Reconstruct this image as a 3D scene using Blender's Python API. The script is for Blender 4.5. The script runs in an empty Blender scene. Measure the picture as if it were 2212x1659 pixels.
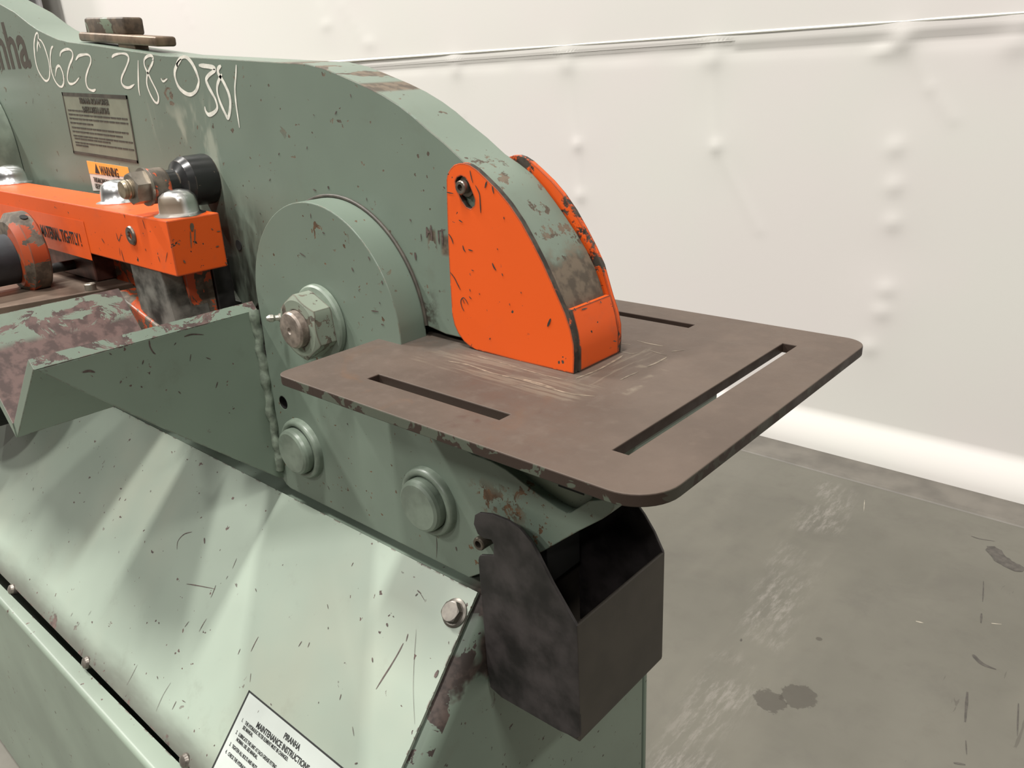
import bpy, bmesh, math, random
from mathutils import Vector, Matrix, noise
random.seed(7)
C = bpy.context.scene.collection
sc = bpy.context.scene
PI = math.pi
# ---------------------------------------------------------------- camera
cam_d = bpy.data.cameras.new('camera')
cam = bpy.data.objects.new('camera', cam_d); C.objects.link(cam)
cam_d.sensor_width = 36; cam_d.lens = 1719.0/2212*36; cam_d.clip_start = .02; cam_d.clip_end = 200
Rr = (0.750037, 0.659565, -0.049184); Dn = (0.20394, -0.301372, -0.931441); Fw = (-0.629169, 0.688585, -0.360552)
cam.matrix_world = Matrix(((Rr[0], -Dn[0], -Fw[0], .35), (Rr[1], -Dn[1], -Fw[1], -.45), (Rr[2], -Dn[2], -Fw[2], 1.127), (0, 0, 0, 1)))
sc.camera = cam
# ---------------------------------------------------------------- light
w = bpy.data.worlds.new('hall_light'); sc.world = w; w.use_nodes = True
w.node_tree.nodes['Background'].inputs[0].default_value = (.93, .95, .90, 1)
w.node_tree.nodes['Background'].inputs[1].default_value = .085
def lamp(x, y, z, sx, sy, e, col=(1, .975, .93), rot=(0, 0, 0)):
    l = bpy.data.lights.new('bay_lamp', 'AREA'); l.shape = 'RECTANGLE'; l.size = sx; l.size_y = sy
    l.energy = e; l.color = col
    o = bpy.data.objects.new('bay_lamp', l); C.objects.link(o); o.location = (x, y, z); o.rotation_euler = rot
    return o
for (x, y, e) in ((-9.2, -1.3, 500), (-4.6, -1.25, 640), (-.25, -1.35, 405), (4.4, -1.35, 300), (-4.6, -6.2, 560), (-.2, -6.2, 300), (4.4, -6.2, 240)):
    lamp(x, y, 6.4, .35, 1.1, e*.86)
sc.view_settings.view_transform = 'Standard'; sc.view_settings.look = 'None'
sc.view_settings.gamma = 1; sc.view_settings.use_curve_mapping = False
sc.view_settings.exposure = 0.0
sc.cycles.max_bounces = 6; sc.cycles.use_denoising = True
BEAM_TOP = [(-0.9137,1.2479),(-0.8723,1.2351),(-0.8353,1.2193),(-0.8105,1.2101),(-0.785,1.2031),(-0.7536,1.1953),(-0.7217,1.1903),(-0.66,1.1835),(-0.5009,1.1641),(-0.3855,1.1554),(-0.2952,1.1483),(-0.2548,1.1453),(-0.23,1.1406),(-0.2067,1.1337),(-0.1789,1.1252),(-0.1602,1.1186),(-0.1424,1.1108),(-0.1276,1.103),(-0.1134,1.094),(-0.0947,1.0832),(-0.0766,1.0711),(-0.0631,1.0646),(-0.05,1.0573),(-0.0394,1.0484),(-0.0291,1.038),(-0.019,1.027),(-0.0089,1.0151),(-0.0002,1.0039),(0.0068,0.9921),(0.0118,0.9811),(0.0159,0.9696)]
GUARD = [(0.0186,0.9713),(0.0067,0.9932),(-0.0002,1.0055),(-0.0088,1.0187),(-0.0179,1.0315),(-0.0287,1.0436),(-0.0382,1.052),(-0.0496,1.0602),(-0.0582,1.066),(-0.0648,1.069),(-0.0699,1.0701),(-0.0756,1.07),(-0.081,1.0685),(-0.0851,1.0657),(-0.0885,1.062),(-0.0902,1.0575),(-0.0919,1.0363),(-0.0936,1.0116),(-0.0948,0.9824),(-0.0953,0.9637),(-0.0955,0.9522),(-0.0938,0.9441),(-0.0902,0.9377),(-0.0841,0.9318),(-0.0777,0.9287),(-0.0712,0.9274),(-0.0273,0.9266),(0.0251,0.9271),(0.0259,0.9388),(0.0257,0.9491),(0.0232,0.9599)]
GSLOT = [(-0.0808,1.0566),(-0.0786,1.0594),(-0.0746,1.0608),(-0.0704,1.0597),(-0.0675,1.0562),(-0.0643,1.0497),(-0.062,1.0442),(-0.0629,1.0402),(-0.0669,1.0376),(-0.0711,1.0387),(-0.0746,1.0422),(-0.0775,1.0467),(-0.0803,1.0523)]
JAW = [(0.0079,0.7844),(0.0433,0.8157),(0.0653,0.834),(0.0724,0.841),(0.0755,0.8465),(0.0759,0.8531)]
NOTCH = [(0.0542,0.8451),(0.0374,0.8295),(0.034,0.8283),(0.0258,0.8293),(0.0062,0.8352),(-0.0117,0.8416),(-0.0246,0.846),(-0.0399,0.8486),(-0.0599,0.8488)]
BINSIDE = [(-0.058,0.7886),(-0.0559,0.7976),(-0.0506,0.8016),(-0.0367,0.8052),(-0.02,0.8057),(-0.0077,0.8031),(0.0035,0.7949),(0.0108,0.7854),(0.0236,0.7656),(0.0456,0.7371),(0.0461,0.6297),(0.0427,0.6252),(0.0245,0.6223),(-0.0075,0.6225),(-0.0395,0.6202),(-0.0533,0.6243),(-0.0556,0.647),(-0.0553,0.6998),(-0.0562,0.7552),(-0.0554,0.7586),(-0.0525,0.7611),(-0.0376,0.7666),(-0.0368,0.7778),(-0.0391,0.7808),(-0.0474,0.779),(-0.054,0.7805)]
CHALK = [[(-0.813,1.1889),(-0.8146,1.1954),(-0.8111,1.2027),(-0.8115,1.2064),(-0.8193,1.2043),(-0.8307,1.1948),(-0.8389,1.1788),(-0.8392,1.165),(-0.8305,1.1546),(-0.8209,1.1504),(-0.81,1.1528),(-0.8016,1.1607),(-0.7975,1.1714),(-0.7978,1.1821),(-0.8013,1.1925),(-0.808,1.1982),(-0.8147,1.1976),(-0.822,1.1916),(-0.8264,1.1853)],[(-0.7725,1.1887),(-0.7802,1.186),(-0.7896,1.1764),(-0.7954,1.1632),(-0.7929,1.1511),(-0.7843,1.1437),(-0.7748,1.1423),(-0.766,1.1469),(-0.7621,1.1554),(-0.7642,1.1634),(-0.7696,1.1663),(-0.7787,1.1635),(-0.7875,1.1547)],[(-0.7587,1.1764),(-0.753,1.1808),(-0.7387,1.1831),(-0.7253,1.1824),(-0.7194,1.1785),(-0.7228,1.173),(-0.7356,1.1659),(-0.7458,1.1585),(-0.7521,1.1507),(-0.7498,1.1453),(-0.7404,1.1445),(-0.7295,1.1463),(-0.7173,1.1506)],[(-0.715,1.1701),(-0.7045,1.1741),(-0.6907,1.1749),(-0.678,1.1743),(-0.6722,1.171),(-0.6755,1.1652),(-0.6877,1.1576),(-0.6975,1.1499),(-0.7003,1.1427),(-0.6968,1.1375),(-0.6862,1.1351),(-0.6777,1.1364)],[(-0.6168,1.1682),(-0.6099,1.1702),(-0.5966,1.171),(-0.5833,1.1702),(-0.5767,1.1676),(-0.5777,1.1634),(-0.5882,1.1559),(-0.6015,1.1479),(-0.6058,1.1418),(-0.6011,1.1372),(-0.5891,1.1359),(-0.5752,1.1389)],[(-0.555,1.1623),(-0.5615,1.1487),(-0.5671,1.1348),(-0.5676,1.1268)],[(-0.5228,1.1608),(-0.5206,1.1634),(-0.5248,1.1654),(-0.5334,1.1649),(-0.5413,1.1617),(-0.5429,1.1558),(-0.5394,1.1497),(-0.534,1.1408),(-0.5277,1.1314),(-0.5256,1.1244),(-0.5301,1.1189),(-0.5368,1.1205),(-0.543,1.1281),(-0.5461,1.1375),(-0.5423,1.1457),(-0.5354,1.1514),(-0.5268,1.1565),(-0.5207,1.1607)],[(-0.5123,1.1428),(-0.5086,1.1395),(-0.4985,1.1419)],[(-0.4727,1.1519),(-0.4721,1.1557),(-0.4638,1.1597),(-0.4532,1.1604),(-0.4447,1.1562),(-0.439,1.1496),(-0.4357,1.1418),(-0.4359,1.1363),(-0.4443,1.1288),(-0.4558,1.1256),(-0.4665,1.1271),(-0.4769,1.1323),(-0.4814,1.1404),(-0.4802,1.1478),(-0.4728,1.154),(-0.4623,1.1587)],[(-0.4301,1.1517),(-0.4147,1.1502),(-0.4032,1.1484),(-0.4023,1.1459),(-0.4141,1.1423),(-0.4208,1.1383),(-0.4193,1.1328),(-0.4146,1.1263),(-0.4099,1.1198),(-0.409,1.1126),(-0.4158,1.1083),(-0.4274,1.1059),(-0.4324,1.1094),(-0.4326,1.1138)],[(-0.3892,1.1495),(-0.395,1.1473),(-0.3965,1.1432),(-0.3929,1.139),(-0.3882,1.1331),(-0.384,1.1255),(-0.3832,1.118),(-0.3871,1.1089),(-0.3926,1.1026),(-0.3963,1.1069),(-0.4001,1.1133),(-0.403,1.1197),(-0.4042,1.126),(-0.4021,1.1323),(-0.3968,1.1375),(-0.3901,1.1422)],[(-0.3623,1.1491),(-0.3663,1.1393),(-0.3712,1.1293),(-0.3736,1.117),(-0.3743,1.1046),(-0.3746,1.0936)]]
INFO = [(-0.7789,1.1359),(-0.5988,1.128),(-0.6059,1.0539),(-0.787,1.0616)]
WARN = [(-0.7513,1.0532),(-0.636,1.0488),(-0.6336,1.0215),(-0.7531,1.0155)]
SCUFF = [(-0.316,1.64),(-0.216,0.91),(-0.217,0.52)]
STAIN = [(-0.108,0.73),(-0.072,0.773)]
PATCH = [(0.124,1.518),(0.17,1.459)]
SPOTS = [(-0.107,0.957),(0.171,1.069),(-0.284,0.917),(0.133,1.238),(0.037,1.135)]
WALLPT = [(-1.9527,1.1719),(-1.4223,1.1645),(-0.8805,1.1565),(-0.3524,1.1614),(-0.096,1.1495),(-1.3861,0.8916),(-1.378,0.7182),(-0.8561,0.8953),(-0.3384,0.9023),(-0.3301,0.8023),(-0.3233,0.7042),(-0.3178,0.5205),(-0.3226,0.454),(-0.3462,0.3448),(-2.7236,1.3691),(-2.4425,1.2788)]
CREASE = [[(-1.415,1.1453),(-1.386,0.8947),(-1.378,0.7182)],[(-0.8795,1.1349),(-0.8561,0.8953)],[(-1.9548,1.1524),(-1.9336,0.9935)],[(-0.3404,1.1531),(-0.2725,1.047),(-0.2088,0.9691)],[(-0.8561,0.8953),(-0.7024,0.65)],[(-3.9075,1.5643),(-3.8555,1.4514)],[(-2.7524,1.462),(-2.7138,1.3684)],[(-2.5958,1.4394),(-2.4707,1.2893)]]
SEAM = [(-2.6405,1.2207),(-0.0935,1.2042)]
COVER_MARKS = [(4,[(-0.1116,0.0564),(-0.1101,0.0626)]),(4,[(-0.1121,0.0651),(-0.1129,0.0752),(-0.1148,0.0874),(-0.1168,0.0974),(-0.1191,0.1098)]),(3,[(-0.2857,0.1326),(-0.2862,0.14),(-0.2861,0.1481)]),(3,[(-0.3022,0.1522),(-0.3017,0.1578)]),(2.4,[(-0.2723,0.1643),(-0.268,0.1713)]),(3,[(-0.4305,0.1325),(-0.4096,0.1266),(-0.3809,0.1192)]),(3,[(-0.3831,0.1158),(-0.382,0.1223),(-0.3813,0.1293)]),(3,[(-0.4665,0.0831),(-0.4782,0.09),(-0.4825,0.1001),(-0.4766,0.1083)]),(9,[(-0.44,0.0812),(-0.4345,0.086)]),(3,[(-0.3716,0.0808),(-0.3703,0.092)]),(2,[(-0.3717,0.1009),(-0.3721,0.1048)]),(2.2,[(-0.3718,0.1489),(-0.3729,0.1561),(-0.3733,0.1639)]),(3,[(-0.3966,0.1622),(-0.3988,0.1694)]),(1.6,[(-0.4439,0.2313),(-0.4437,0.2428),(-0.4443,0.2546)]),(1.6,[(-0.3776,0.2216),(-0.3797,0.2366),(-0.3783,0.2528)]),(3,[(-0.3559,0.2314),(-0.3559,0.2402)]),(5,[(-0.1222,0.0202),(-0.1168,0.0212)]),(2,[(-0.1173,0.0214),(-0.1097,0.0249)]),(5,[(-0.1216,0.0252),(-0.1202,0.0225)]),(8,[(-0.1391,0.058),(-0.1365,0.06)]),(6,[(-0.1379,0.0895),(-0.1352,0.0926)]),(4,[(-0.1357,0.0497),(-0.1346,0.0505)]),(2.5,[(-0.2173,0.0712),(-0.2135,0.0744)]),(2.5,[(-0.2095,0.0259),(-0.2096,0.0298)]),(3,[(-0.1534,0.1302),(-0.1522,0.1348)]),(2.5,[(-0.217,0.1091),(-0.2164,0.1138)]),(3,[(-0.2272,0.1124),(-0.2282,0.118)]),(1,[(-0.1051,0.0495),(-0.0909,0.0768),(-0.0794,0.0959),(-0.0656,0.1151)]),(3,[(-0.8622,0.1505),(-0.8586,0.1544)]),(2,[(-0.8413,0.1975),(-0.8404,0.1944)]),(2.5,[(-0.6105,0.2389),(-0.6103,0.2436)]),(3,[(-0.3218,0.0958),(-0.3182,0.0979)]),(2.5,[(-0.2034,0.0882),(-0.2021,0.09)]),(2,[(-0.5758,0.2225),(-0.5765,0.2286)]),(2,[(-0.5865,0.2415),(-0.5867,0.2469)]),(2.2,[(-0.3479,0.2267),(-0.342,0.2259)]),(3,[(-0.4029,0.226),(-0.4,0.2277)]),(9,[(-0.066,0.0753),(-0.0655,0.0687)]),(2,[(-0.1257,0.1463),(-0.12,0.1517)]),(5,[(-0.1065,0.1691),(-0.1042,0.1671)]),(2.5,[(-0.1742,0.1468),(-0.1738,0.1483)]),(2,[(-0.2394,0.1859),(-0.2398,0.1883)]),(2.5,[(-0.2293,0.1744),(-0.2271,0.1751)])]
GUARD_MARKS = [(3,[(-0.0775,1.0096),(-0.0768,1.0068),(-0.0751,1.0049)]),(3,[(-0.0719,1.007),(-0.0671,1.0064)]),(4,[(-0.0479,0.9994),(-0.0467,0.9967),(-0.0446,0.9942)]),(3,[(-0.07,0.9916),(-0.0676,0.9912)]),(2.5,[(-0.0935,0.9871),(-0.0893,0.9832),(-0.0867,0.9791),(-0.0836,0.9743)]),(2.2,[(-0.0812,0.9575),(-0.0834,0.9609),(-0.084,0.9654),(-0.0812,0.9684),(-0.0783,0.9669),(-0.0761,0.9635)]),(2.2,[(-0.0818,0.9672),(-0.0801,0.9637)]),(2.6,[(-0.0645,1.0652),(-0.0639,1.0613),(-0.0625,1.0564)]),(2.6,[(-0.0603,1.0549),(-0.0567,1.0492),(-0.0564,1.042),(-0.0565,1.0353)]),(4,[(0.0058,0.9653),(0.0044,0.9623),(0.0026,0.9589)]),(4,[(-0.0486,1.058),(-0.0508,1.0534)]),(4,[(-0.0435,1.055),(-0.0425,1.0499)]),(3,[(-0.0917,1.0171),(-0.089,1.0138),(-0.0875,1.0097)]),(3,[(-0.0902,1.0484),(-0.0834,1.0478)]),(3,[(-0.0545,0.9402),(-0.0556,0.9389)]),(2.5,[(-0.0734,0.9764),(-0.0726,0.9743)]),(2.5,[(-0.0632,0.9745),(-0.0629,0.9731)]),(2.5,[(-0.0329,0.9709),(-0.0326,0.9692)]),(2.5,[(-0.021,0.9813),(-0.0207,0.9799)]),(3,[(-0.0744,0.9704),(-0.0721,0.9685)]),(3,[(-0.0387,0.9928),(-0.0379,0.9908)]),(2.5,[(-0.0419,1.0109),(-0.0416,1.0096)]),(3,[(-0.0339,1.0342),(-0.0336,1.0323)]),(3,[(-0.0795,1.0286),(-0.0758,1.0271)])]
BEAM_MARKS = [(5,[(-0.122,1.0191),(-0.1219,1.0155),(-0.1231,1.0106)]),(5,[(-0.1169,1.021),(-0.1172,1.0148),(-0.1168,1.009)]),(4,[(-0.1225,1.0147),(-0.1165,1.0159)]),(5,[(-0.1089,1.0177),(-0.109,1.0126),(-0.1092,1.0067)]),(5,[(-0.1046,1.0191),(-0.1048,1.0126),(-0.1051,1.0056)]),(4,[(-0.1096,1.0165),(-0.101,1.0187)]),(6,[(-0.1386,0.9971),(-0.1384,0.9907)]),(3,[(-0.1993,1.1199),(-0.1985,1.1174)]),(3.5,[(-0.2197,1.107),(-0.2227,1.1045)]),(3,[(-0.2683,1.0782),(-0.2696,1.0758)]),(2.5,[(-0.2532,1.1048),(-0.2514,1.1036)]),(6,[(-0.2453,1.045),(-0.2445,1.0426)]),(4,[(-0.2681,1.0411),(-0.2635,1.0401)]),(3,[(-0.1935,1.0379),(-0.1934,1.0352)]),(3,[(-0.3345,1.0477),(-0.3375,1.0454)]),(3,[(-0.1293,1.013),(-0.1295,1.0071)]),(2.5,[(-0.8797,1.1309),(-0.8867,1.1234)]),(3,[(-0.3132,1.0718),(-0.3153,1.0697)]),(3,[(-0.3628,1.0141),(-0.3618,1.0119)]),(4,[(-0.141,1.0239),(-0.1396,1.0222)])]
PLATE_MARKS = [(1.6,[(-0.1126,0.7527),(-0.1131,0.743),(-0.1153,0.7301)]),(5,[(-0.0884,0.7521),(-0.0877,0.7482)]),(3,[(-0.2708,0.7529),(-0.2686,0.7489)]),(3,[(-0.2349,1.0264),(-0.2352,1.0224)]),(4,[(-0.2595,0.99),(-0.2517,0.9875)]),(4,[(-0.2212,1.0113),(-0.2181,1.0108)]),(5,[(-0.1867,0.985),(-0.1848,0.982)]),(6,[(-0.149,0.9786),(-0.1484,0.9757)]),(4,[(-0.1668,0.9508),(-0.1577,0.9514)]),(4,[(-0.1559,0.9409),(-0.1524,0.9407)]),(3,[(-0.2231,0.8339),(-0.222,0.8322)]),(2.5,[(-0.1808,0.9671),(-0.18,0.9653)]),(3,[(-0.1551,0.96),(-0.1542,0.9582)]),(4,[(-0.1628,0.9968),(-0.1609,0.994)]),(2.5,[(-0.3151,0.8975),(-0.3133,0.8955)])]
TABLE_MARKS = [(5,[(-0.0716,-0.0592),(-0.0532,-0.0569),(-0.027,-0.0596),(-0.008,-0.0583),(0.0158,-0.0586),(0.0448,-0.0595),(0.0616,-0.0539)]),(3,[(-0.0689,-0.0382),(-0.0412,-0.0392),(-0.0159,-0.0406),(0.0108,-0.0423),(0.0301,-0.0403)]),(7,[(-0.0155,-0.0599),(0.0097,-0.0563),(0.0318,-0.0582)]),(4,[(0.0139,0.0463),(0.0225,0.0478)]),(5,[(0.021,0.0592),(0.032,0.058),(0.0451,0.0584)]),(3,[(0.0246,0.0306),(0.034,0.0303),(0.0386,0.0359)]),(3,[(0.0415,0.0443),(0.0586,0.0414)]),(5,[(0.0596,0.0131),(0.0609,0.0247),(0.0607,0.0379)]),(4,[(0.0588,-0.0199),(0.059,-0.0099),(0.0603,-0.0001)]),(5,[(0.0316,-0.0349),(0.0342,-0.013),(0.0329,0.0122),(0.0314,0.0236)]),(4,[(0.0571,0.0506),(0.063,0.0595)])]
GUSSET_MARKS = [(6,[(-0.2217,0.9101),(-0.2164,0.9097),(-0.212,0.9071)]),(3.5,[(-0.1609,0.9218),(-0.1613,0.9162),(-0.1599,0.9106),(-0.1579,0.9078)]),(3,[(-0.1285,0.9165),(-0.1206,0.9166),(-0.1097,0.9132)]),(4,[(-0.1696,0.9055),(-0.1716,0.9021)]),(5,[(-0.1924,0.8931),(-0.1941,0.8911)]),(4,[(-0.1771,0.8829),(-0.1762,0.8812)]),(3,[(-0.1258,0.8984),(-0.128,0.8922)]),(3,[(-0.1118,0.891),(-0.1076,0.8879)]),(3,[(-0.1374,0.9131),(-0.1395,0.9114)]),(3,[(-0.1968,0.92),(-0.1952,0.9182)]),(3,[(-0.1448,0.8672),(-0.1431,0.8643)]),(3,[(-0.1051,0.8638),(-0.1082,0.8585)])]
ARM_MARKS = [(3,[(-0.4501,1.0131),(-0.4485,1.0037)]),(2.6,[(-0.5196,0.994),(-0.5171,0.986),(-0.5069,0.9951)]),(2.4,[(-0.5166,0.9762),(-0.5162,0.9683),(-0.5151,0.964)]),(2.4,[(-0.52,0.9783),(-0.5222,0.9697)]),(3,[(-0.458,0.9834),(-0.4571,0.9811)]),(2.5,[(-0.4108,0.9844),(-0.4191,0.9739)]),(3,[(-0.4325,0.9785),(-0.4312,0.9726)]),(4,[(-0.5602,0.9846),(-0.5557,0.9799)]),(6,[(-0.6623,0.9771),(-0.6616,0.9717)]),(3,[(-0.4899,1.0158),(-0.4897,1.0121)])]
ARM_END_MARKS = [(11,[(-0.0767,1.0094),(-0.0778,1.0015)]),(4,[(-0.0797,1.0018),(-0.0819,0.9864)]),(4,[(-0.0746,1.0032),(-0.078,0.9889)]),(3,[(-0.0578,1.0013),(-0.0562,0.9992)]),(3,[(-0.0526,0.9973),(-0.0486,0.997)]),(2.5,[(-0.0943,0.9932),(-0.0928,0.9916)]),(4,[(-0.0922,0.9761),(-0.0909,0.9731)]),(3,[(-0.0497,0.9658),(-0.0472,0.9625)]),(3,[(-0.0566,0.9827),(-0.053,0.9829)])]
FLOOR_DARK = [(8,[(0.15,1.096),(0.159,1.086),(0.173,1.077),(0.195,1.077)]),(2.5,[(0.106,1.375),(0.114,1.338),(0.123,1.292)]),(5,[(0.131,1.247),(0.138,1.211)]),(3,[(0.037,1.561),(0.055,1.559),(0.087,1.569)]),(6,[(0.168,0.978),(0.184,0.895)]),(2.5,[(0.196,0.85),(0.205,0.818)]),(3,[(0.247,1.003),(0.262,0.916)]),(5,[(0.193,0.785),(0.209,0.793)]),(5,[(-0.23,0.852),(-0.232,0.86)]),(38,[(0.085,1.539),(0.113,1.498),(0.141,1.479),(0.167,1.475)])]
FLOOR_PALE = [(5,[(0.031,1.136),(0.045,1.139)]),(4,[(0.155,1.223),(0.172,1.232)]),(2,[(-0.231,1.588),(-0.212,1.526)])]
NOSE_MARKS = [(6,[(-0.0173,0.9443),(-0.0084,0.9435),(-0.0016,0.9437)]),(4,[(-0.0027,0.9437),(0.0101,0.9448),(0.0233,0.9452)]),(5,[(-0.0121,0.9526),(-0.0094,0.9473)]),(6,[(0.0078,0.9493),(0.0137,0.9484)]),(4,[(-0.0122,0.9701),(-0.0056,0.9695)]),(3,[(-0.0208,0.9732),(-0.0188,0.9707)]),(4,[(0.0104,0.9708),(0.0115,0.9691)]),(3,[(-0.0287,0.9628),(-0.026,0.9631)]),(4,[(0.0172,0.9399),(0.0233,0.9372)]),(5,[(-0.0254,0.9483),(-0.0226,0.9499)])]
# ---------------------------------------------------------------- material helpers
class NT:
    def __init__(s, name):
        s.m = bpy.data.materials.new(name); s.m.use_nodes = True; s.t = s.m.node_tree
        s.b = s.t.nodes['Principled BSDF']; s.pos = s.n('ShaderNodeNewGeometry')
    def n(s, t, **k):
        x = s.t.nodes.new(t)
        for a, v in k.items(): setattr(x, a, v)
        return x
    def l(s, a, b): s.t.links.new(a, b)
    def put(s, v, sock):
        if isinstance(v, (int, float)): sock.default_value = v
        elif isinstance(v, tuple): sock.default_value = (*v, 1) if len(v) == 3 and sock.type == 'RGBA' else v
        else: s.l(v, sock)
    def math(s, op, a, b=0.0, c=None, clamp=False):
        x = s.n('ShaderNodeMath', operation=op, use_clamp=clamp); s.put(a, x.inputs[0]); s.put(b, x.inputs[1])
        if c is not None: s.put(c, x.inputs[2])
        return x.outputs[0]
    def noise(s, scale, detail=3, rough=.55, vec=None, dist=0.0):
        x = s.n('ShaderNodeTexNoise'); x.inputs['Scale'].default_value = scale; x.inputs['Detail'].default_value = detail
        x.inputs['Roughness'].default_value = rough; x.inputs['Distortion'].default_value = dist
        s.l(vec if vec is not None else s.pos.outputs['Position'], x.inputs['Vector']); return x.outputs['Fac']
    def scaled(s, sx, sy, sz, rot=(0, 0, 0), off=(0, 0, 0)):
        x = s.n('ShaderNodeMapping'); x.inputs['Scale'].default_value = (sx, sy, sz); x.inputs['Rotation'].default_value = rot; x.inputs['Location'].default_value = off
        s.l(s.pos.outputs['Position'], x.inputs['Vector']); return x.outputs[0]
    def ramp(s, v, a, b):
        x = s.n('ShaderNodeMapRange'); x.interpolation_type = 'SMOOTHSTEP'; s.put(v, x.inputs['Value'])
        x.inputs['From Min'].default_value = a; x.inputs['From Max'].default_value = b; return x.outputs[0]
    def mix(s, f, a, b):
        x = s.n('ShaderNodeMix', data_type='RGBA'); s.put(f, x.inputs[0]); s.put(a, x.inputs[6]); s.put(b, x.inputs[7]); return x.outputs[2]
    def mixf(s, f, a, b):
        x = s.n('ShaderNodeMix', data_type='FLOAT'); s.put(f, x.inputs[0]); s.put(a, x.inputs[2]); s.put(b, x.inputs[3]); return x.outputs[0]
    def xyz(s):
        if not hasattr(s, '_x'):
            s._x = s.n('ShaderNodeSeparateXYZ'); s.l(s.pos.outputs['Position'], s._x.inputs[0])
        return s._x.outputs
    def nrm(s):
        if not hasattr(s, '_n'):
            s._n = s.n('ShaderNodeSeparateXYZ'); s.l(s.pos.outputs['True Normal'], s._n.inputs[0])
        return s._n.outputs
    def edge(s, r=.002, lo=.985, hi=.93):
        bv = s.n('ShaderNodeBevel', samples=6); bv.inputs['Radius'].default_value = r
        d = s.n('ShaderNodeVectorMath', operation='DOT_PRODUCT'); s.l(bv.outputs[0], d.inputs[0]); s.l(s.pos.outputs['True Normal'], d.inputs[1])
        x = s.n('ShaderNodeMapRange'); s.l(d.outputs['Value'], x.inputs['Value']); x.inputs['From Min'].default_value = lo; x.inputs['From Max'].default_value = hi
        return x.outputs[0]
    def box(s, x0, x1, y0, y1, z0, z1, soft=.01):
        f = None; o = s.xyz()
        for ax, (a, b) in enumerate(((x0, x1), (y0, y1), (z0, z1))):
            if a is not None: g = s.ramp(o[ax], a-soft, a+soft); f = g if f is None else s.math('MULTIPLY', f, g)
            if b is not None: g = s.ramp(o[ax], b+soft, b-soft); f = g if f is None else s.math('MULTIPLY', f, g)
        return f
    def bump(s, h, strength=.3, dist=.001):
        x = s.n('ShaderNodeBump'); x.inputs['Strength'].default_value = strength; x.inputs['Distance'].default_value = dist
        s.l(h, x.inputs['Height']); s.l(x.outputs[0], s.b.inputs['Normal'])
    def done(s, col, rough=.5, metal=0.0, spec=.5):
        s.put(col, s.b.inputs['Base Color']); s.put(rough, s.b.inputs['Roughness']); s.put(metal, s.b.inputs['Metallic'])
        s.b.inputs['Specular IOR Level'].default_value = spec; return s.m
def simple(name, col, rough=.5, metal=0.0, var=.15, scale=40, bk=.15):
    n = NT(name); k = n.noise(scale, 4)
    c = n.mix(n.ramp(k, .3, .7), tuple(v*(1-var) for v in col), tuple(min(1, v*(1+var)) for v in col))
    if bk and metal < .8: n.bump(k, bk, .0004)
    return n.done(c, rough, metal)
GREEN = (.143, .181, .143); PRIMER = (.105, .065, .052); DARK = (.035, .030, .022); ORANGE = (.66, .088, .010)
def paint(name, base=GREEN, under=PRIMER, chip=.665, chipscale=55, edge=.7, rough=.42, dirt=.25, extra=None, edge_r=.0026, bumpk=.25, sparse=True, spec=.5, grime=False):
    n = NT(name)
    big = n.noise(5, 3); fine = n.noise(260, 2)
    c = n.mix(n.ramp(big, .25, .75), tuple(v*(1-dirt*.55) for v in base), tuple(min(1, v*(1+dirt*.3)) for v in base))
    c = n.mix(n.math('MULTIPLY', n.ramp(n.noise(22, 5, .7), .56, .8), dirt), c, (.10, .095, .07))
    ch = n.noise(chipscale, 5, .6, dist=.6)
    m = n.ramp(ch, chip, chip+.012)
    if sparse: m = n.math('MULTIPLY', m, n.ramp(n.noise(7, 2), .40, .50))
    sp = n.ramp(n.noise(chipscale*2.6, 2.5, .55), .705, .715)
    m = n.math('MAXIMUM', m, n.math('MULTIPLY', sp, n.ramp(n.noise(11, 1), .40, .5)))
    if edge > 0:
        e = n.edge(edge_r)
        em = n.math('MULTIPLY', e, n.ramp(n.noise(75, 4, .65), .62-edge*.3, .66-edge*.3))
        m = n.math('MAXIMUM', m, em)
    if extra: m = n.math('MAXIMUM', m, extra(n), clamp=True)
    if grime:
        o = n.xyz(); g = n.ramp(n.math('ADD', o[2], n.math('MULTIPLY', n.math('SUBTRACT', n.noise(30, 4, .6, vec=n.scaled(.3, 1, 1)), .5), .02)), .545, .518)
        c = n.mix(n.math('MULTIPLY', g, .85), c, (.06, .055, .045))
        g2 = n.math('MULTIPLY', n.ramp(n.noise(3.2, 4, .6), .5, .7), .35); c = n.mix(g2, c, (.34, .33, .26))
    uc = n.mix(n.ramp(n.noise(90, 3), .4, .6), under, tuple(v*.5 for v in under))
    c = n.mix(m, c, uc)
    n.bump(n.math('MULTIPLY_ADD', m, -1.0, n.math('MULTIPLY', fine, .12)), bumpk, .0006)
    return n.done(c, n.mixf(m, rough, .6), 0.0, spec)
# ---------------------------------------------------------------- mesh helpers
WL = {}
def wloc(o): return WL.get(o.name, Vector((0, 0, 0)))
def thing(name, label, cat, loc):
    o = bpy.data.objects.new(name, None); C.objects.link(o); o.location = loc; WL[o.name] = Vector(loc)
    o.empty_display_size = .05; o['label'] = label; o['category'] = cat; return o
def link(name, me, mat, parent=None, label=None, smooth=18, kind=None):
    vs = [v.co for v in me.vertices]
    c = sum(vs, Vector())/max(1, len(vs))
    c = Vector((round(c.x, 4), round(c.y, 4), round(c.z, 4)))
    me.transform(Matrix.Translation(-c))
    if mat:
        me.materials.clear(); me.materials.append(mat)
    if smooth:
        for p in me.polygons: p.use_smooth = True
        me.set_sharp_from_angle(angle=math.radians(smooth))
    o = bpy.data.objects.new(name, me); C.objects.link(o); WL[o.name] = c
    if parent: o.parent = parent; o.location = c - wloc(parent)
    else: o.location = c
    if label: o['label'] = label
    if kind: o['kind'] = kind
    return o
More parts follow.
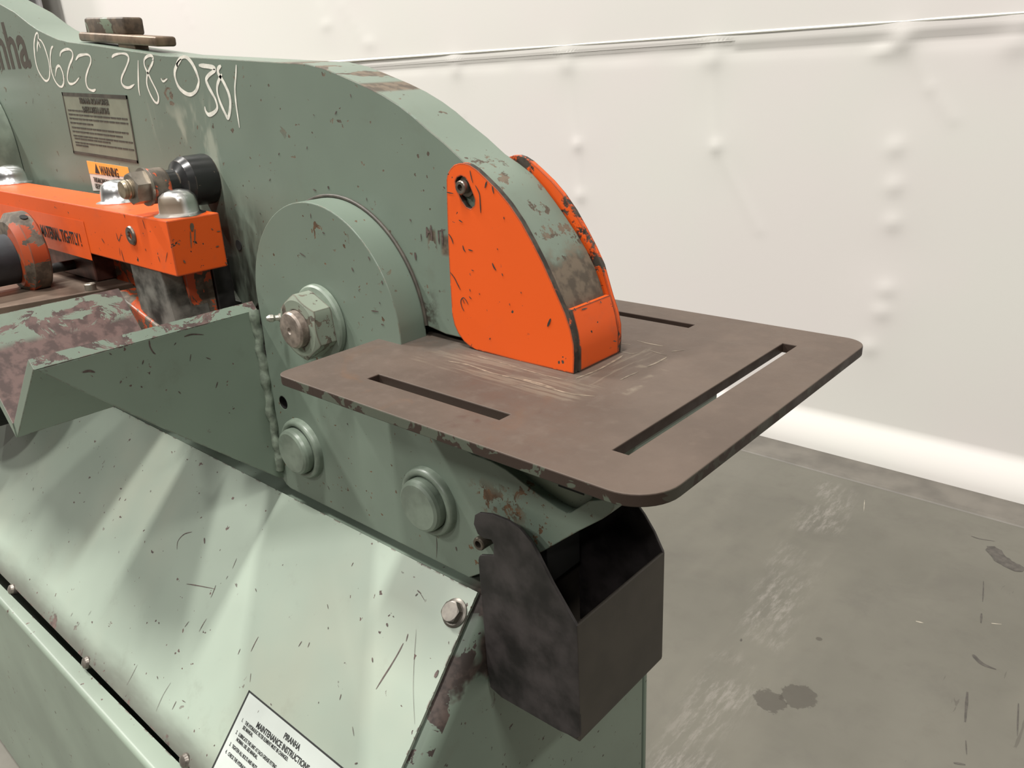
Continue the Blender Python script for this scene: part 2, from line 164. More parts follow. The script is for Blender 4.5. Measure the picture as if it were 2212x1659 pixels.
AX = {'XZ': lambda a, b, d: (a, d, b), 'XY': lambda a, b, d: (a, b, d), 'YZ': lambda a, b, d: (d, a, b)}
def curve_mesh(loops, depth, bev, seg=2):
    """closed 2D loops (first outer, rest holes) -> solid mesh in local XY, z in [-depth/2, depth/2]"""
    cu = bpy.data.curves.new('tmp', 'CURVE'); cu.dimensions = '2D'; cu.fill_mode = 'BOTH'
    cu.extrude = max(depth/2-bev, 1e-5); cu.bevel_depth = bev; cu.bevel_resolution = seg-1; cu.offset = -bev
    for lp in loops:
        s = cu.splines.new('POLY'); s.points.add(len(lp)-1)
        for i, p in enumerate(lp): s.points[i].co = (p[0], p[1], 0, 1)
        s.use_cyclic_u = True
    ob = bpy.data.objects.new('tmp', cu); C.objects.link(ob)
    dg = bpy.context.evaluated_depsgraph_get(); dg.update()
    me = bpy.data.meshes.new_from_object(ob.evaluated_get(dg)); bpy.data.objects.remove(ob); bpy.data.curves.remove(cu)
    bm = bmesh.new(); bm.from_mesh(me); bmesh.ops.remove_doubles(bm, verts=bm.verts, dist=1e-6); bm.to_mesh(me); bm.free()
    return me
def prism(loops, plane, lo, hi, bev=.001, seg=2):
    if isinstance(loops[0][0], (int, float)): loops = [loops]
    me = curve_mesh(loops, hi-lo, bev, seg); mid = (lo+hi)/2; f = AX[plane]
    for v in me.vertices: v.co = Vector(f(v.co.x, v.co.y, mid+(v.co.z if plane != 'XZ' else -v.co.z)))
    if plane == 'XY' or plane == 'YZ' or plane == 'XZ':
        bm = bmesh.new(); bm.from_mesh(me); bmesh.ops.recalc_face_normals(bm, faces=bm.faces); bm.to_mesh(me); bm.free()
    return me
def box_mesh(x0, x1, y0, y1, z0, z1, bev=.001, seg=2):
    bm = bmesh.new(); bmesh.ops.create_cube(bm, size=1)
    for v in bm.verts: v.co = Vector(((x0+x1)/2+v.co.x*(x1-x0), (y0+y1)/2+v.co.y*(y1-y0), (z0+z1)/2+v.co.z*(z1-z0)))
    if bev > 0: bmesh.ops.bevel(bm, geom=bm.edges[:], offset=bev, segments=seg, affect='EDGES', profile=.5)
    me = bpy.data.meshes.new('box'); bm.to_mesh(me); bm.free(); return me
def lathe(prof, center, axis, n=48, capend=True):
    """prof: list of (radius, height) along axis; axis unit vector"""
    axis = Vector(axis).normalized(); up = Vector((0, 0, 1)) if abs(axis.z) < .9 else Vector((1, 0, 0))
    u = axis.cross(up).normalized(); v = axis.cross(u); center = Vector(center)
    bm = bmesh.new(); rings = []
    for r, h in prof:
        if r < 1e-6: rings.append([bm.verts.new(center+axis*h)])
        else: rings.append([bm.verts.new(center+axis*h+u*math.cos(2*PI*i/n)*r+v*math.sin(2*PI*i/n)*r) for i in range(n)])
    for a, b in zip(rings, rings[1:]):
        for i in range(n):
            j = (i+1) % n
            if len(a) == 1 and len(b) == 1: continue
            if len(a) == 1: bm.faces.new((a[0], b[i], b[j]))
            elif len(b) == 1: bm.faces.new((a[i], b[0], a[j]))
            else: bm.faces.new((a[i], b[i], b[j], a[j]))
    bmesh.ops.recalc_face_normals(bm, faces=bm.faces)
    me = bpy.data.meshes.new('lathe'); bm.to_mesh(me); bm.free(); return me
def hexnut(center, axis, R, h, rot=0, hole=0, chamfer=.12):
    """hexagonal nut with chamfered front rim; front face at +h along axis"""
    axis = Vector(axis).normalized(); up = Vector((0, 0, 1)) if abs(axis.z) < .9 else Vector((1, 0, 0))
    u = axis.cross(up).normalized(); v = axis.cross(u); center = Vector(center); n = 48
    def hexr(t, R):
        a = (t-rot) % (PI/3); return R*math.cos(PI/6)/math.cos(a-PI/6)
    bm = bmesh.new(); rings = []
    Ra = R*math.cos(PI/6)
    lv = [(0, 1.0, 0), (h, 1.0, 1), (h, 0, 2)] if not hole else [(0, 1, 0), (h, 1, 1), (h, 0, 2), (h, 0, 3), (h*.6, 0, 3)]
    for hh, k, kind in lv:
        ring = []
        for i in range(n):
            t = 2*PI*i/n
            r0 = hexr(t, R)
            if kind == 0: r, z = r0, hh
            elif kind == 1: r, z = r0, h-(r0-Ra*.97)*.6
            elif kind == 2: r, z = Ra*.95, h
            else: r, z = hole, hh
            ring.append(bm.verts.new(center+axis*z+u*math.cos(t)*r+v*math.sin(t)*r))
        rings.append(ring)
    for a, b in zip(rings, rings[1:]):
        for i in range(n): bm.faces.new((a[i], a[(i+1) % n], b[(i+1) % n], b[i]))
    bm.faces.new(rings[-1]); bm.faces.new(rings[0])
    bmesh.ops.recalc_face_normals(bm, faces=bm.faces)
    me = bpy.data.meshes.new('nut'); bm.to_mesh(me); bm.free(); return me
def joined(meshes):
    bm = bmesh.new()
    for m in meshes: bm.from_mesh(m)
    me = bpy.data.meshes.new('joined'); bm.to_mesh(me); bm.free(); return me
def text_mesh(s, size, sx=1.0, bold=0.0, align='LEFT', thick=.00015):
    cu = bpy.data.curves.new('t', 'FONT'); cu.body = s; cu.size = size; cu.offset = bold; cu.extrude = thick; cu.align_x = align
    cu.resolution_u = 4
    ob = bpy.data.objects.new('t', cu); C.objects.link(ob)
    dg = bpy.context.evaluated_depsgraph_get(); dg.update()
    me = bpy.data.meshes.new_from_object(ob.evaluated_get(dg)); bpy.data.objects.remove(ob); bpy.data.curves.remove(cu)
    me.transform(Matrix.Diagonal((sx, 1, 1, 1))); return me
def place(me, o, u, v):
    """local x,y,z -> o + x u + y v + z n"""
    u = Vector(u).normalized(); v = Vector(v).normalized(); n = u.cross(v)
    me.transform(Matrix(((u.x, v.x, n.x, o[0]), (u.y, v.y, n.y, o[1]), (u.z, v.z, n.z, o[2]), (0, 0, 0, 1)))); return me
def poly_plate(pts, thick):
    """flat polygon in local XY with thickness"""
    bm = bmesh.new(); a = [bm.verts.new((x, y, 0)) for x, y in pts]; b = [bm.verts.new((x, y, thick)) for x, y in pts]
    bm.faces.new(a[::-1]); bm.faces.new(b)
    for i in range(len(pts)): j = (i+1) % len(pts); bm.faces.new((a[i], a[j], b[j], b[i]))
    bmesh.ops.recalc_face_normals(bm, faces=bm.faces)
    me = bpy.data.meshes.new('plate'); bm.to_mesh(me); bm.free(); return me
def ribbon(pts, width, to3, lift=.00015, taper=True):
    """painted stroke: a thin strip following a smooth 2D path, to3 maps (a,b,lift)->3D"""
    P = [Vector(p) for p in pts]; S = []
    for i in range(len(P)-1):
        p0 = P[max(0, i-1)]; p1 = P[i]; p2 = P[i+1]; p3 = P[min(len(P)-1, i+2)]
        for k in range(5):
            t = k/5; S.append(.5*((2*p1)+(p2-p0)*t+(2*p0-5*p1+4*p2-p3)*t*t+(3*p1-p0-3*p2+p3)*t**3))
    S.append(P[-1]); bm = bmesh.new(); prev = None
    for i, s in enumerate(S):
        d = (S[min(i+1, len(S)-1)]-S[max(i-1, 0)])
        if d.length < 1e-9: continue
        d.normalize(); nn = Vector((-d.y, d.x)); wv = width*(.75+.35*noise.noise(Vector((s.x*60, s.y*60, i*.05))))/2
        if taper: wv *= min(1, .45+i*.2, .35+(len(S)-1-i)*.2)
        a = bm.verts.new(to3(*(s+nn*wv), lift)); b = bm.verts.new(to3(*(s-nn*wv), lift))
        if prev: bm.faces.new((prev[0], a, b, prev[1]))
        prev = (a, b)
    bmesh.ops.recalc_face_normals(bm, faces=bm.faces)
    me = bpy.data.meshes.new('ribbon'); bm.to_mesh(me); bm.free(); return me
def tube(pts, r, n=10):
    bm = bmesh.new(); prev = None; pts = [Vector(p) for p in pts]
    for i, p in enumerate(pts):
        d = (pts[min(i+1, len(pts)-1)]-pts[max(i-1, 0)]).normalized(); a = d.cross(Vector((0.3, 1, .2))).normalized(); b = d.cross(a)
        rr = r[i] if isinstance(r, list) else r
        ring = [bm.verts.new(p+a*math.cos(2*PI*k/n)*rr+b*math.sin(2*PI*k/n)*rr) for k in range(n)]
        if prev:
            for k in range(n): bm.faces.new((prev[k], prev[(k+1) % n], ring[(k+1) % n], ring[k]))
        else: bm.faces.new(ring)
        prev = ring
    bm.faces.new(prev); bmesh.ops.recalc_face_normals(bm, faces=bm.faces)
    me = bpy.data.meshes.new('tube'); bm.to_mesh(me); bm.free(); return me
def arc(cx, cy, r, a0, a1, n): return [(cx+r*math.cos(math.radians(a0+(a1-a0)*i/n)), cy+r*math.sin(math.radians(a0+(a1-a0)*i/n))) for i in range(n+1)]
def rrect(x0, x1, y0, y1, r, n=8):
    return arc(x1-r, y0+r, r, -90, 0, n)+arc(x1-r, y1-r, r, 0, 90, n)+arc(x0+r, y1-r, r, 90, 180, n)+arc(x0+r, y0+r, r, 180, 270, n)
# ---------------------------------------------------------------- materials
def floor_mat():
    n = NT('concrete_floor'); o = n.xyz()
    a = n.noise(1.6, 5, .6); b = n.noise(6, 6, .65, dist=.4); f = n.noise(160, 3)
    c = n.mix(n.ramp(a, .32, .68), (.108, .102, .084), (.128, .121, .100))
    c = n.mix(n.math('MULTIPLY', n.ramp(b, .48, .75), .45), c, (.092, .084, .073)); c = n.mix(n.math('MULTIPLY', n.ramp(n.noise(17, 5, .7), .5, .7), .3), c, (.098, .090, .074))
    c = n.mix(n.math('MULTIPLY', n.ramp(n.noise(3.1, 4, .6, vec=n.scaled(1, .35, 1, (0, 0, .5))), .5, .66), .45), c, (0.149, 0.140, 0.114))
    # pale tyre scuff running from the wall past the machine
    x0, y0 = SCUFF[0]; x1, y1 = SCUFF[1]; x2, y2 = SCUFF[2]
    xc = n.math('ADD', x1, n.math('MULTIPLY', n.math('SUBTRACT', o[1], y1), (x0-x1)/(y0-y1)))
    d = n.math('ABSOLUTE', n.math('SUBTRACT', o[0], xc))
    band = n.ramp(d, .085, .02); along = n.math('MULTIPLY', n.ramp(o[1], .3, .42), n.ramp(o[1], 1.66, 1.60))
    st = n.noise(48, 5, .75, vec=n.scaled(1.5, .30, 1, (0, 0, -.14)))
    br = n.ramp(n.noise(5.5, 2), .36, .56)
    m = n.math('MULTIPLY', n.math('MULTIPLY', band, along), n.math('MULTIPLY', n.ramp(st, .44, .66), br))
    c = n.mix(n.math('MULTIPLY', m, .62), c, (0.226, 0.208, 0.185))
    # oil spots
    for (sx, sy), r in list(zip(STAIN, (.030, .034)))+[(SPOTS[0], .007)]:
        dx = n.math('SUBTRACT', o[0], sx); dy = n.math('SUBTRACT', o[1], sy)
        dd = n.math('SQRT', n.math('ADD', n.math('MULTIPLY', dx, dx), n.math('MULTIPLY', dy, dy)))
        dd = n.math('ADD', dd, n.math('MULTIPLY', n.math('SUBTRACT', n.noise(48, 4, .65), .5), r*1.3))
        c = n.mix(n.math('MULTIPLY', n.ramp(dd, r, r*.9), .6), c, (.046, .040, .033))
    dk = n.math('MULTIPLY', n.ramp(n.noise(14, 3, .6, vec=n.scaled(3.2, .5, 1), dist=.5), .70, .715), n.ramp(o[0], .05, .12))
    c = n.mix(n.math('MULTIPLY', dk, .5), c, (.060, .053, .045))
    n.bump(n.math('MULTIPLY_ADD', f, .3, b), .12, .001)
    return n.done(c, n.mixf(n.ramp(b, .3, .7), .5, .65), 0, .3)
def wall_mat():
    n = NT('white_vinyl_facing'); a = n.noise(1.3, 3); f = n.noise(420, 2)
    c = n.mix(n.ramp(a, .35, .65), (.535, .522, .488), (.545, .512, .492))
    n.bump(f, .05, .0003)
    return n.done(c, .75, 0, .25)
def table_mat():
    n = NT('brown_mill_scale_plate'); o = n.xyz(); N = n.nrm()
    a = n.noise(9, 5, .6); b = n.noise(70, 5, .65); f = n.noise(420, 2)
    c = n.mix(n.ramp(a, .3, .7), (0.068, 0.050, 0.039), (0.092, 0.068, 0.053))
    c = n.mix(n.math('MULTIPLY', n.ramp(b, .5, .75), .35), c, (0.110, 0.083, 0.065))
    c = n.mix(n.math('MULTIPLY', n.ramp(n.noise(13, 4, .6, dist=1.2), .52, .68), n.math('MULTIPLY', n.box(-.14, .05, -.15, -.07, None, None, .03), .65)), c, (0.103, 0.055, 0.029))
    c = n.mix(n.math('MULTIPLY', n.ramp(n.noise(30, 4), .6, .72), n.math('MULTIPLY', n.box(-.02, .08, -.15, -.10, None, None, .02), .6)), c, (0.044, 0.015, 0.012))
    # pale rub marks left by stock sliding under the guard
    s1 = n.ramp(n.noise(9, 4, .6, vec=n.scaled(2.2, 34, 1, (0, 0, -.04))), .47, .60)
    m1 = n.math('MULTIPLY', s1, n.box(-.10, .055, -.073, -.034, None, None, .006))
    s2 = n.ramp(n.noise(9, 4, .6, vec=n.scaled(30, 3, 1)), .50, .60)
    m2 = n.math('MULTIPLY', s2, n.box(.034, .05, -.05, .05, None, None, .004))
    m3 = n.math('MULTIPLY', n.ramp(n.noise(60, 3), .5, .62), n.math('MAXIMUM', n.box(.052, .078, .008, .014, None, None, .002), n.math('MAXIMUM', n.box(.070, .078, -.04, .014, None, None, .002), n.box(.052, .09, .03, .036, None, None, .002))))
    m = n.math('MAXIMUM', n.math('MULTIPLY', n.math('MAXIMUM', m1, m2), .6), n.math('MULTIPLY', m3, .7))
    c = n.mix(m, c, (0.146, 0.120, 0.090))
    gr = n.math('MULTIPLY', n.box(-.17, -.08, -.05, .05, None, None, .02), n.ramp(n.noise(40, 5, .7), .35, .6))
    c = n.mix(n.math('MULTIPLY', gr, .75), c, (0.066, 0.058, 0.049))
    # green paint left on the rolled edges
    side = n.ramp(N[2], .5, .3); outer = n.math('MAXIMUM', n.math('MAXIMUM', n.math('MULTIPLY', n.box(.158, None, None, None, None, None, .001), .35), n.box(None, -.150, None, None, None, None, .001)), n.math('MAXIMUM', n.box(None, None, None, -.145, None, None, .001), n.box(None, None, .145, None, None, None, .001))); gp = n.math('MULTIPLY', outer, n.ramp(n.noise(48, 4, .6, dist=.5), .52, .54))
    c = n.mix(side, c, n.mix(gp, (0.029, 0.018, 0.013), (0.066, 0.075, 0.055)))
    e = n.math('MULTIPLY', n.edge(0.000, 0.329, 0.299), n.ramp(n.noise(35, 3), .38, .55))
    c = n.mix(n.math('MULTIPLY', e, n.ramp(N[1], .3, -.2)), c, (0.226, 0.207, 0.183))
    n.bump(n.math('MULTIPLY_ADD', f, .25, b), .22, .0005)
    return n.done(c, n.mixf(n.ramp(b, .3, .7), .5, .65), 0.0, .3)
def beam_extra(n):
    N = n.nrm(); top = n.ramp(N[2], .12, .2); o = n.xyz()
    z = n.ramp(n.math('ADD', o[2], n.math('MULTIPLY', n.math('SUBTRACT', n.noise(45, 4, .6), .5), .035)), 1.012, 1.000)
    wear = n.math('MULTIPLY', n.ramp(n.noise(38, 5, .7), .57, .60), n.box(-.09, .02, None, None, .98, 1.09, .02))
    band = n.box(-.186, -.166, None, None, 1.0, None, .003)
    pat = n.math('MULTIPLY', n.ramp(n.noise(30, 4, .6, vec=n.scaled(1, .5, 1)), .52, .54), n.box(-.29, -.19, None, None, 1.0, None, .02))
    t = n.math('MULTIPLY', top, n.math('MAXIMUM', n.math('MAXIMUM', z, wear), n.math('MAXIMUM', band, pat)))
    side = n.math('MULTIPLY', n.math('MAXIMUM', n.box(-.122, -.1125, None, None, 1.001, 1.017, .002), n.box(-.107, -.097, None, None, .998, 1.014, .002)), n.ramp(n.noise(110, 2), .40, .44))
    return n.math('MAXIMUM', t, side)
def beam_mat():
    m = paint('worn_green_beam_paint', under=(.125, .095, .065), chip=.675, extra=beam_extra, edge=.75, edge_r=.002)
    # grease and grime around the shear throat
    n = NT.__new__(NT); n.m = m; n.t = m.node_tree; n.b = n.t.nodes['Principled BSDF']; n.pos = [x for x in n.t.nodes if x.type == 'NEW_GEOMETRY'][0]
    src = n.b.inputs['Base Color'].links[0].from_socket
    g = n.math('MULTIPLY', n.box(-.475, -.36, None, None, None, 1.015, .035), n.ramp(n.noise(18, 4, .6, vec=n.scaled(1.6, 1, .5, (0, .4, 0))), .30, .55))
    c = n.mix(n.math('MULTIPLY', g, .92), src, (.018, .018, .013))
    w1 = n.math('MULTIPLY', n.ramp(n.noise(7, 4, .7, vec=n.scaled(1.5, 1, .6, (0, .5, 0)), dist=1.), .54, .66), n.box(-.56, -.40, None, None, 1.03, 1.12, .03))
    c = n.mix(n.math('MULTIPLY', w1, .35), c, (.50, .50, .40))
    c = n.mix(n.math('MULTIPLY', n.box(-.15, -.12, None, None, .93, .965, .01), n.ramp(n.noise(60, 4, .7), .4, .6)), c, (.05, .045, .035))
    n.l(c, n.b.inputs['Base Color']); return m
def plate_extra(n):
    r = n.math('MULTIPLY', n.ramp(n.noise(85, 5, .7), .50, .56), n.box(-.062, -.01, None, None, .802, .825, .01))
    r2 = n.math('MULTIPLY', n.ramp(n.noise(120, 5, .7), .60, .63), n.box(-.03, .08, None, None, .78, .84, .012))
    return n.math('MAXIMUM', r, r2)
def rim_mat():
    return paint('green_frame_paint', under=(.13, .07, .035), chip=.675, extra=plate_extra, edge=.35, edge_r=.0012)
def cabinet_mat():
    def ex(n):
        o = n.xyz(); N = n.nrm()
        r = n.math('MULTIPLY', n.ramp(n.noise(24, 5, .6, vec=n.scaled(1.3, 1, .8), dist=.4), .53, .545), n.math('MULTIPLY', n.ramp(N[0], .97, .88), n.box(-.08, None, None, -.03, .40, None, .02)))
        top = n.math('MULTIPLY', n.ramp(n.math('ADD', o[2], n.math('MULTIPLY', n.noise(20, 4, .6), .12)), .70, .712), n.math('MULTIPLY', n.ramp(n.noise(18, 3), .33, .42), n.box(-.08, .1, None, -.03, None, None, .02)))
        return n.math('MAXIMUM', r, top)
    return paint('green_cabinet_paint', under=(.07, .05, .042), chip=.675, extra=ex, edge=.0)
def cover_mat():
    def ex(n):
        return n.math('MULTIPLY', n.ramp(n.noise(30, 4, .6), .60, .66), n.box(None, None, None, None, None, .530, .004))
    return paint('light_green_cover_paint', base=(.262, .308, .255), under=(.10, .065, .055), chip=.70, chipscale=42, edge=.35, extra=ex, dirt=.22, rough=.36, grime=True)
def orange_mat(name, dirt=.2, chip=.69, edge=.9, extra=None):
    return paint(name, base=ORANGE, under=(.055, .045, .035), chip=chip, chipscale=60, edge=edge, rough=.5, dirt=dirt, edge_r=.0026, extra=extra, spec=.28)
def guard_extra(n):
    N = n.nrm(); side = n.math('MULTIPLY', n.ramp(n.math('ABSOLUTE', N[1]), .85, .6), n.ramp(n.noise(60, 4, .6), .30, .40))
    rear = n.math('MULTIPLY', n.box(None, None, .02, None, None, None, .001), n.ramp(n.noise(26, 5, .7), .50, .55))
    return n.math('MAXIMUM', n.math('MULTIPLY', side, n.box(None, None, None, -.02, None, None, .001)), rear)
def nose_extra(n):
    a = n.box(None, None, None, -.0205, None, None, .0010); b = n.box(None, None, .0255, None, None, None, .0005)
    return n.math('MULTIPLY', n.math('MAXIMUM', a, b), n.ramp(n.noise(55, 4, .6), .34, .40))
def trough_mat():
    def ex(n):
        t = math.radians(41); o = n.xyz()
        d = n.n('ShaderNodeVectorMath', operation='DOT_PRODUCT'); n.l(n.pos.outputs['True Normal'], d.inputs[0]); d.inputs[1].default_value = (math.cos(t), 0, math.sin(t))
        d2 = n.n('ShaderNodeVectorMath', operation='DOT_PRODUCT'); n.l(n.pos.outputs['True Normal'], d2.inputs[0]); d2.inputs[1].default_value = (-math.sin(t), 0, math.cos(t))
        keep = n.math('MULTIPLY', n.ramp(n.noise(34, 6, .75, vec=n.scaled(1, .7, 1.2), dist=.6), .485, .495), n.ramp(n.math('ADD', o[2], n.math('MULTIPLY', n.math('SUBTRACT', n.noise(6, 2), .5), .02)), .902, .909))
        inner = n.math('MULTIPLY', n.ramp(d.outputs['Value'], .9, .95), n.math('SUBTRACT', 1.0, keep))
        return n.math('MAXIMUM', inner, n.ramp(d2.outputs['Value'], .9, .95))
    return paint('worn_green_trough_paint', base=(.175, .220, .172), under=(.125, .078, .068), chip=.72, extra=ex, edge=.45, edge_r=.0015, bumpk=.15)
GR = rim_mat(); BEAM = beam_mat(); CAB = cabinet_mat(); COVER = cover_mat(); TABLE = table_mat(); TROUGH = trough_mat()
NOSEM = orange_mat('orange_nose_paint', .3, .64, 1.0, nose_extra); OR = orange_mat('orange_guard_paint', .12, .69, .9, guard_extra); OR2 = orange_mat('orange_arm_paint', .22, .67, 1.0)
ORW = paint('worn_orange_paint', base=(.42, .07, .02), under=(.12, .095, .07), chip=.47, chipscale=32, edge=1.2, rough=.45, dirt=.5, sparse=False)
STEEL = simple('grey_steel', (.27, .24, .20), .38, .75, .3, 60); RUSTY = simple('rusty_steel', (.15, .105, .07), .5, .5, .5, 45)
BLACK = simple('black_oxide_steel', (.022, .021, .02), .42, .2, .35, 60); BIN = simple('black_scale_sheet', (.032, .027, .027), .5, .2, .7, 30)
BINF = simple('brown_black_sheet', (.036, .030, .024), .5, .1, .2, 18)
CHROME = simple('chrome_cap', (.80, .80, .79), .27, 1.0, .06, 60); WORNBLADE = simple('scraped_tool_steel', (.13, .125, .11), .45, .5, .8, 38)
GUM = simple('green_painted_steel', (.155, .190, .150), .36, 0, .2, 50); LTG = paint('chipped_nut_paint', base=(.20, .23, .18), under=(.12, .10, .075), chip=.57, chipscale=75, edge=1.0, sparse=False)
WELD = simple('painted_weld', (.15, .18, .14), .4, 0, .35, 120); VOID = simple('recess_shade_black', (.008, .008, .007), .8, 0, .1, 20)  # VOID: near-black colour put in for the shade inside holes, slot and throat
DARKFR = paint('dark_inner_frame_paint', base=(.05, .058, .042), under=(.015, .014, .01), chip=.5, chipscale=25, edge=.2)  # dark green with near-black chips for the inner frame
INK = simple('black_ink', (.014, .015, .014), .5, 0, .1); INKG = simple('faded_black_ink', (.045, .042, .032), .5, 0, .3, 90); CHALK_M = simple('white_paint_marker', (.62, .61, .54), .6, 0, .15, 120)
STICK = simple('pale_label_film', (.42, .45, .42), .3, 0, .05, 20); WHITE = simple('white_label', (.62, .60, .54), .4, 0, .08, 60); YOR = simple('amber_label', (.85, .36, .06), .4, 0, .05)
OLABEL = simple('clear_film_over_orange', (.62, .083, .012), .35, 0, .05)
FLOOR = floor_mat(); WALL = wall_mat(); CURB = simple('dusty_kerb_concrete', (.115, .104, .088), .6, 0, .2, 9); COL = simple('grey_column_paint', (.26, .25, .25), .5, 0, .05, 5); YEL = simple('yellow_rail_paint', (.36, .27, .02), .5, 0, .1, 5)
# ---------------------------------------------------------------- setting
def grid_floor():
    bm = bmesh.new()
    vs = [bm.verts.new(p) for p in ((-14, -9, 0), (9, -9, 0), (9, 1.69, 0), (-14, 1.69, 0))]; bm.faces.new(vs)
    me = bpy.data.meshes.new('floor'); bm.to_mesh(me); bm.free(); return me
fl = link('floor', grid_floor(), FLOOR, smooth=0); fl['kind'] = 'structure'
def fmark(name, L, col):
    link(name, joined([ribbon(p, w_*.0013, lambda x, y, l: (x, y, l), .0004+.00002*i) for i, (w_, p) in enumerate(L)]), simple(name+'_colour', col, .7, 0, .3, 60), fl, smooth=0, kind='stuff')
fmark('dark_scuff', FLOOR_DARK, (.062, .055, .047)); fmark('pale_fleck', FLOOR_PALE, (.30, .27, .22))
kb = link('trim_1', prism([(1.672, -.05), (1.672, -.004), (1.678, .003), (1.69, .006), (1.70, .004), (2.1, .004), (2.1, -.05)], 'YZ', -14, 9, .0004), CURB); kb['kind'] = 'structure'
def wall_mesh(z0, z1, dy, xs=(-14, -7, -3.2, 1.0, 9)):
    xsn = []
    for a, b, st in ((-14, -4.3, .5), (-4.3, -2.2, .03), (-2.2, .6, .013), (.6, 9, .5)):
        k = int(round((b-a)/st)); xsn += [a+(b-a)*i/k for i in range(k)]
    xsn.append(9)
    k = int(round((z1-z0)/.013)) if z1 < 2 else 0
    if k: zs = [z0+(z1-z0)*i/k for i in range(k+1)]
    else: zs = [z0+.013*i for i in range(30)]+[z0+.39+.03*i for i in range(12)]+[1.98, 2.3, 2.8, 3.6, 4.6, 5.6, 6.6, 7.2]
    def disp(x, z):
        y = 1.85
        if z < .105:   # bottom of the sheet rolls outward to the floor
            t = 1-z/.105; y -= .052*(1-(1-t)**2.0)+.0
        d = .004*math.sin(x*1.7+z*2.3)+.006*noise.noise(Vector((x*1.1, z*1.4, 3.7)))
        for i, (px, pz) in enumerate(WALLPT):
            dx, dz = x-px, z-pz
            if abs(dx) > .25 or abs(dz) > .25: continue
            r2 = dx*dx+dz*dz; s = .016 if i > 4 else .024
            d += (.0045 if i > 4 else .007)*math.exp(-r2/(2*s*s))+.002*math.exp(-r2/(2*.06**2))
            if i in (3,): d += .006*math.exp(-((dx+dz*.8)/.03)**2-((dx*.35-dz)/.018)**2) + .005*math.exp(-((dx+.045)/.03)**2-((dz+.022)/.016)**2)
        for cr in CREASE:
            for (ax, az), (bx, bz) in zip(cr, cr[1:]):
                ux, uz = bx-ax, bz-az; L2 = ux*ux+uz*uz; t = max(0, min(1, ((x-ax)*ux+(z-az)*uz)/L2))
                q = (x-ax-t*ux)**2+(z-az-t*uz)**2
                if q < .0025: d += .0018*math.exp(-q/(2*.009**2))
        zs_ = SEAM[0][1]+(x-SEAM[0][0])*(SEAM[1][1]-SEAM[0][1])/(SEAM[1][0]-SEAM[0][0])
        # girt line: the sheet is clamped along the seam and hollow just below it
        q = z-(zs_-.046); d -= .0035*math.exp(-(q/.018)**2)*(.7+.6*noise.noise(Vector((x*7, 0, 1))))
        if z > zs_-.03: d += .006
        return y-d-dy
    bm = bmesh.new(); V = [[bm.verts.new((x, disp(x, z), z)) for z in zs] for x in xsn]
    for i in range(len(xsn)-1):
        for j in range(len(zs)-1): bm.faces.new((V[i][j], V[i+1][j], V[i+1][j+1], V[i][j+1]))
    me = bpy.data.meshes.new('wall'); bm.to_mesh(me); bm.free(); return me
wl = link('wall_back', wall_mesh(.004, 1.205, 0), WALL, smooth=180); wl['kind'] = 'structure'
link('upper_sheet', wall_mesh(1.19, 7, .0), WALL, wl, smooth=180)
lw = link('wall_left', box_mesh(-14.1, -14, -9, 1.9, 0, 7.2, 0), WALL); lw['kind'] = 'structure'
def seam_strip():
    bm = bmesh.new(); prev = None
    for i in range(160):
        x = -4.3+i*.035; z = SEAM[0][1]+(x-SEAM[0][0])*(SEAM[1][1]-SEAM[0][1])/(SEAM[1][0]-SEAM[0][0])
        ring = [bm.verts.new((x, 1.848+a, z+b)) for a, b in ((0, -.004), (-.0075, -.0028), (-.0090, 0), (-.0085, .002), (-.004, .006))]
        if prev:
            for a in range(4): bm.faces.new((prev[a], ring[a], ring[a+1], prev[a+1]))
        prev = ring
    me = bpy.data.meshes.new('seam'); bm.to_mesh(me); bm.free(); return me
link('seam_edge', seam_strip(), simple('seam_tape', (.80, .79, .72), .35, 0, .03), wl)
t = thing('steel_column', 'plain grey steel column against the back wall, top left corner', 'column', (-5.6, 1.62, 0))
link('flange', box_mesh(-5.86, -5.36, 1.70, 1.715, 0, 6.9, .002), COL, t); link('flange', box_mesh(-5.86, -5.36, 1.50, 1.515, 0, 6.9, .002), COL, t)
link('web', box_mesh(-5.62, -5.60, 1.514, 1.701, 0, 6.9, 0), COL, t)
t = thing('safety_rail', 'yellow steel rail on the back wall beyond the grey column', 'rail', (-6.6, 1.66, 1.75))
link('rail_beam', box_mesh(-8.4, -5.88, 1.60, 1.72, 1.69, 1.84, .006), YEL, t)
for x in (-8.2, -6.3): link('rail_post', box_mesh(x-.05, x+.05, 1.63, 1.71, 0, 1.69, .004), YEL, t)
# ================================================================= the machine
MC = thing('ironworker_machine', 'green and orange hydraulic metalworking machine with a slotted brown table', 'machine', (-.55, -.02, 0))
Yf, Yb = -.0525, -.0235
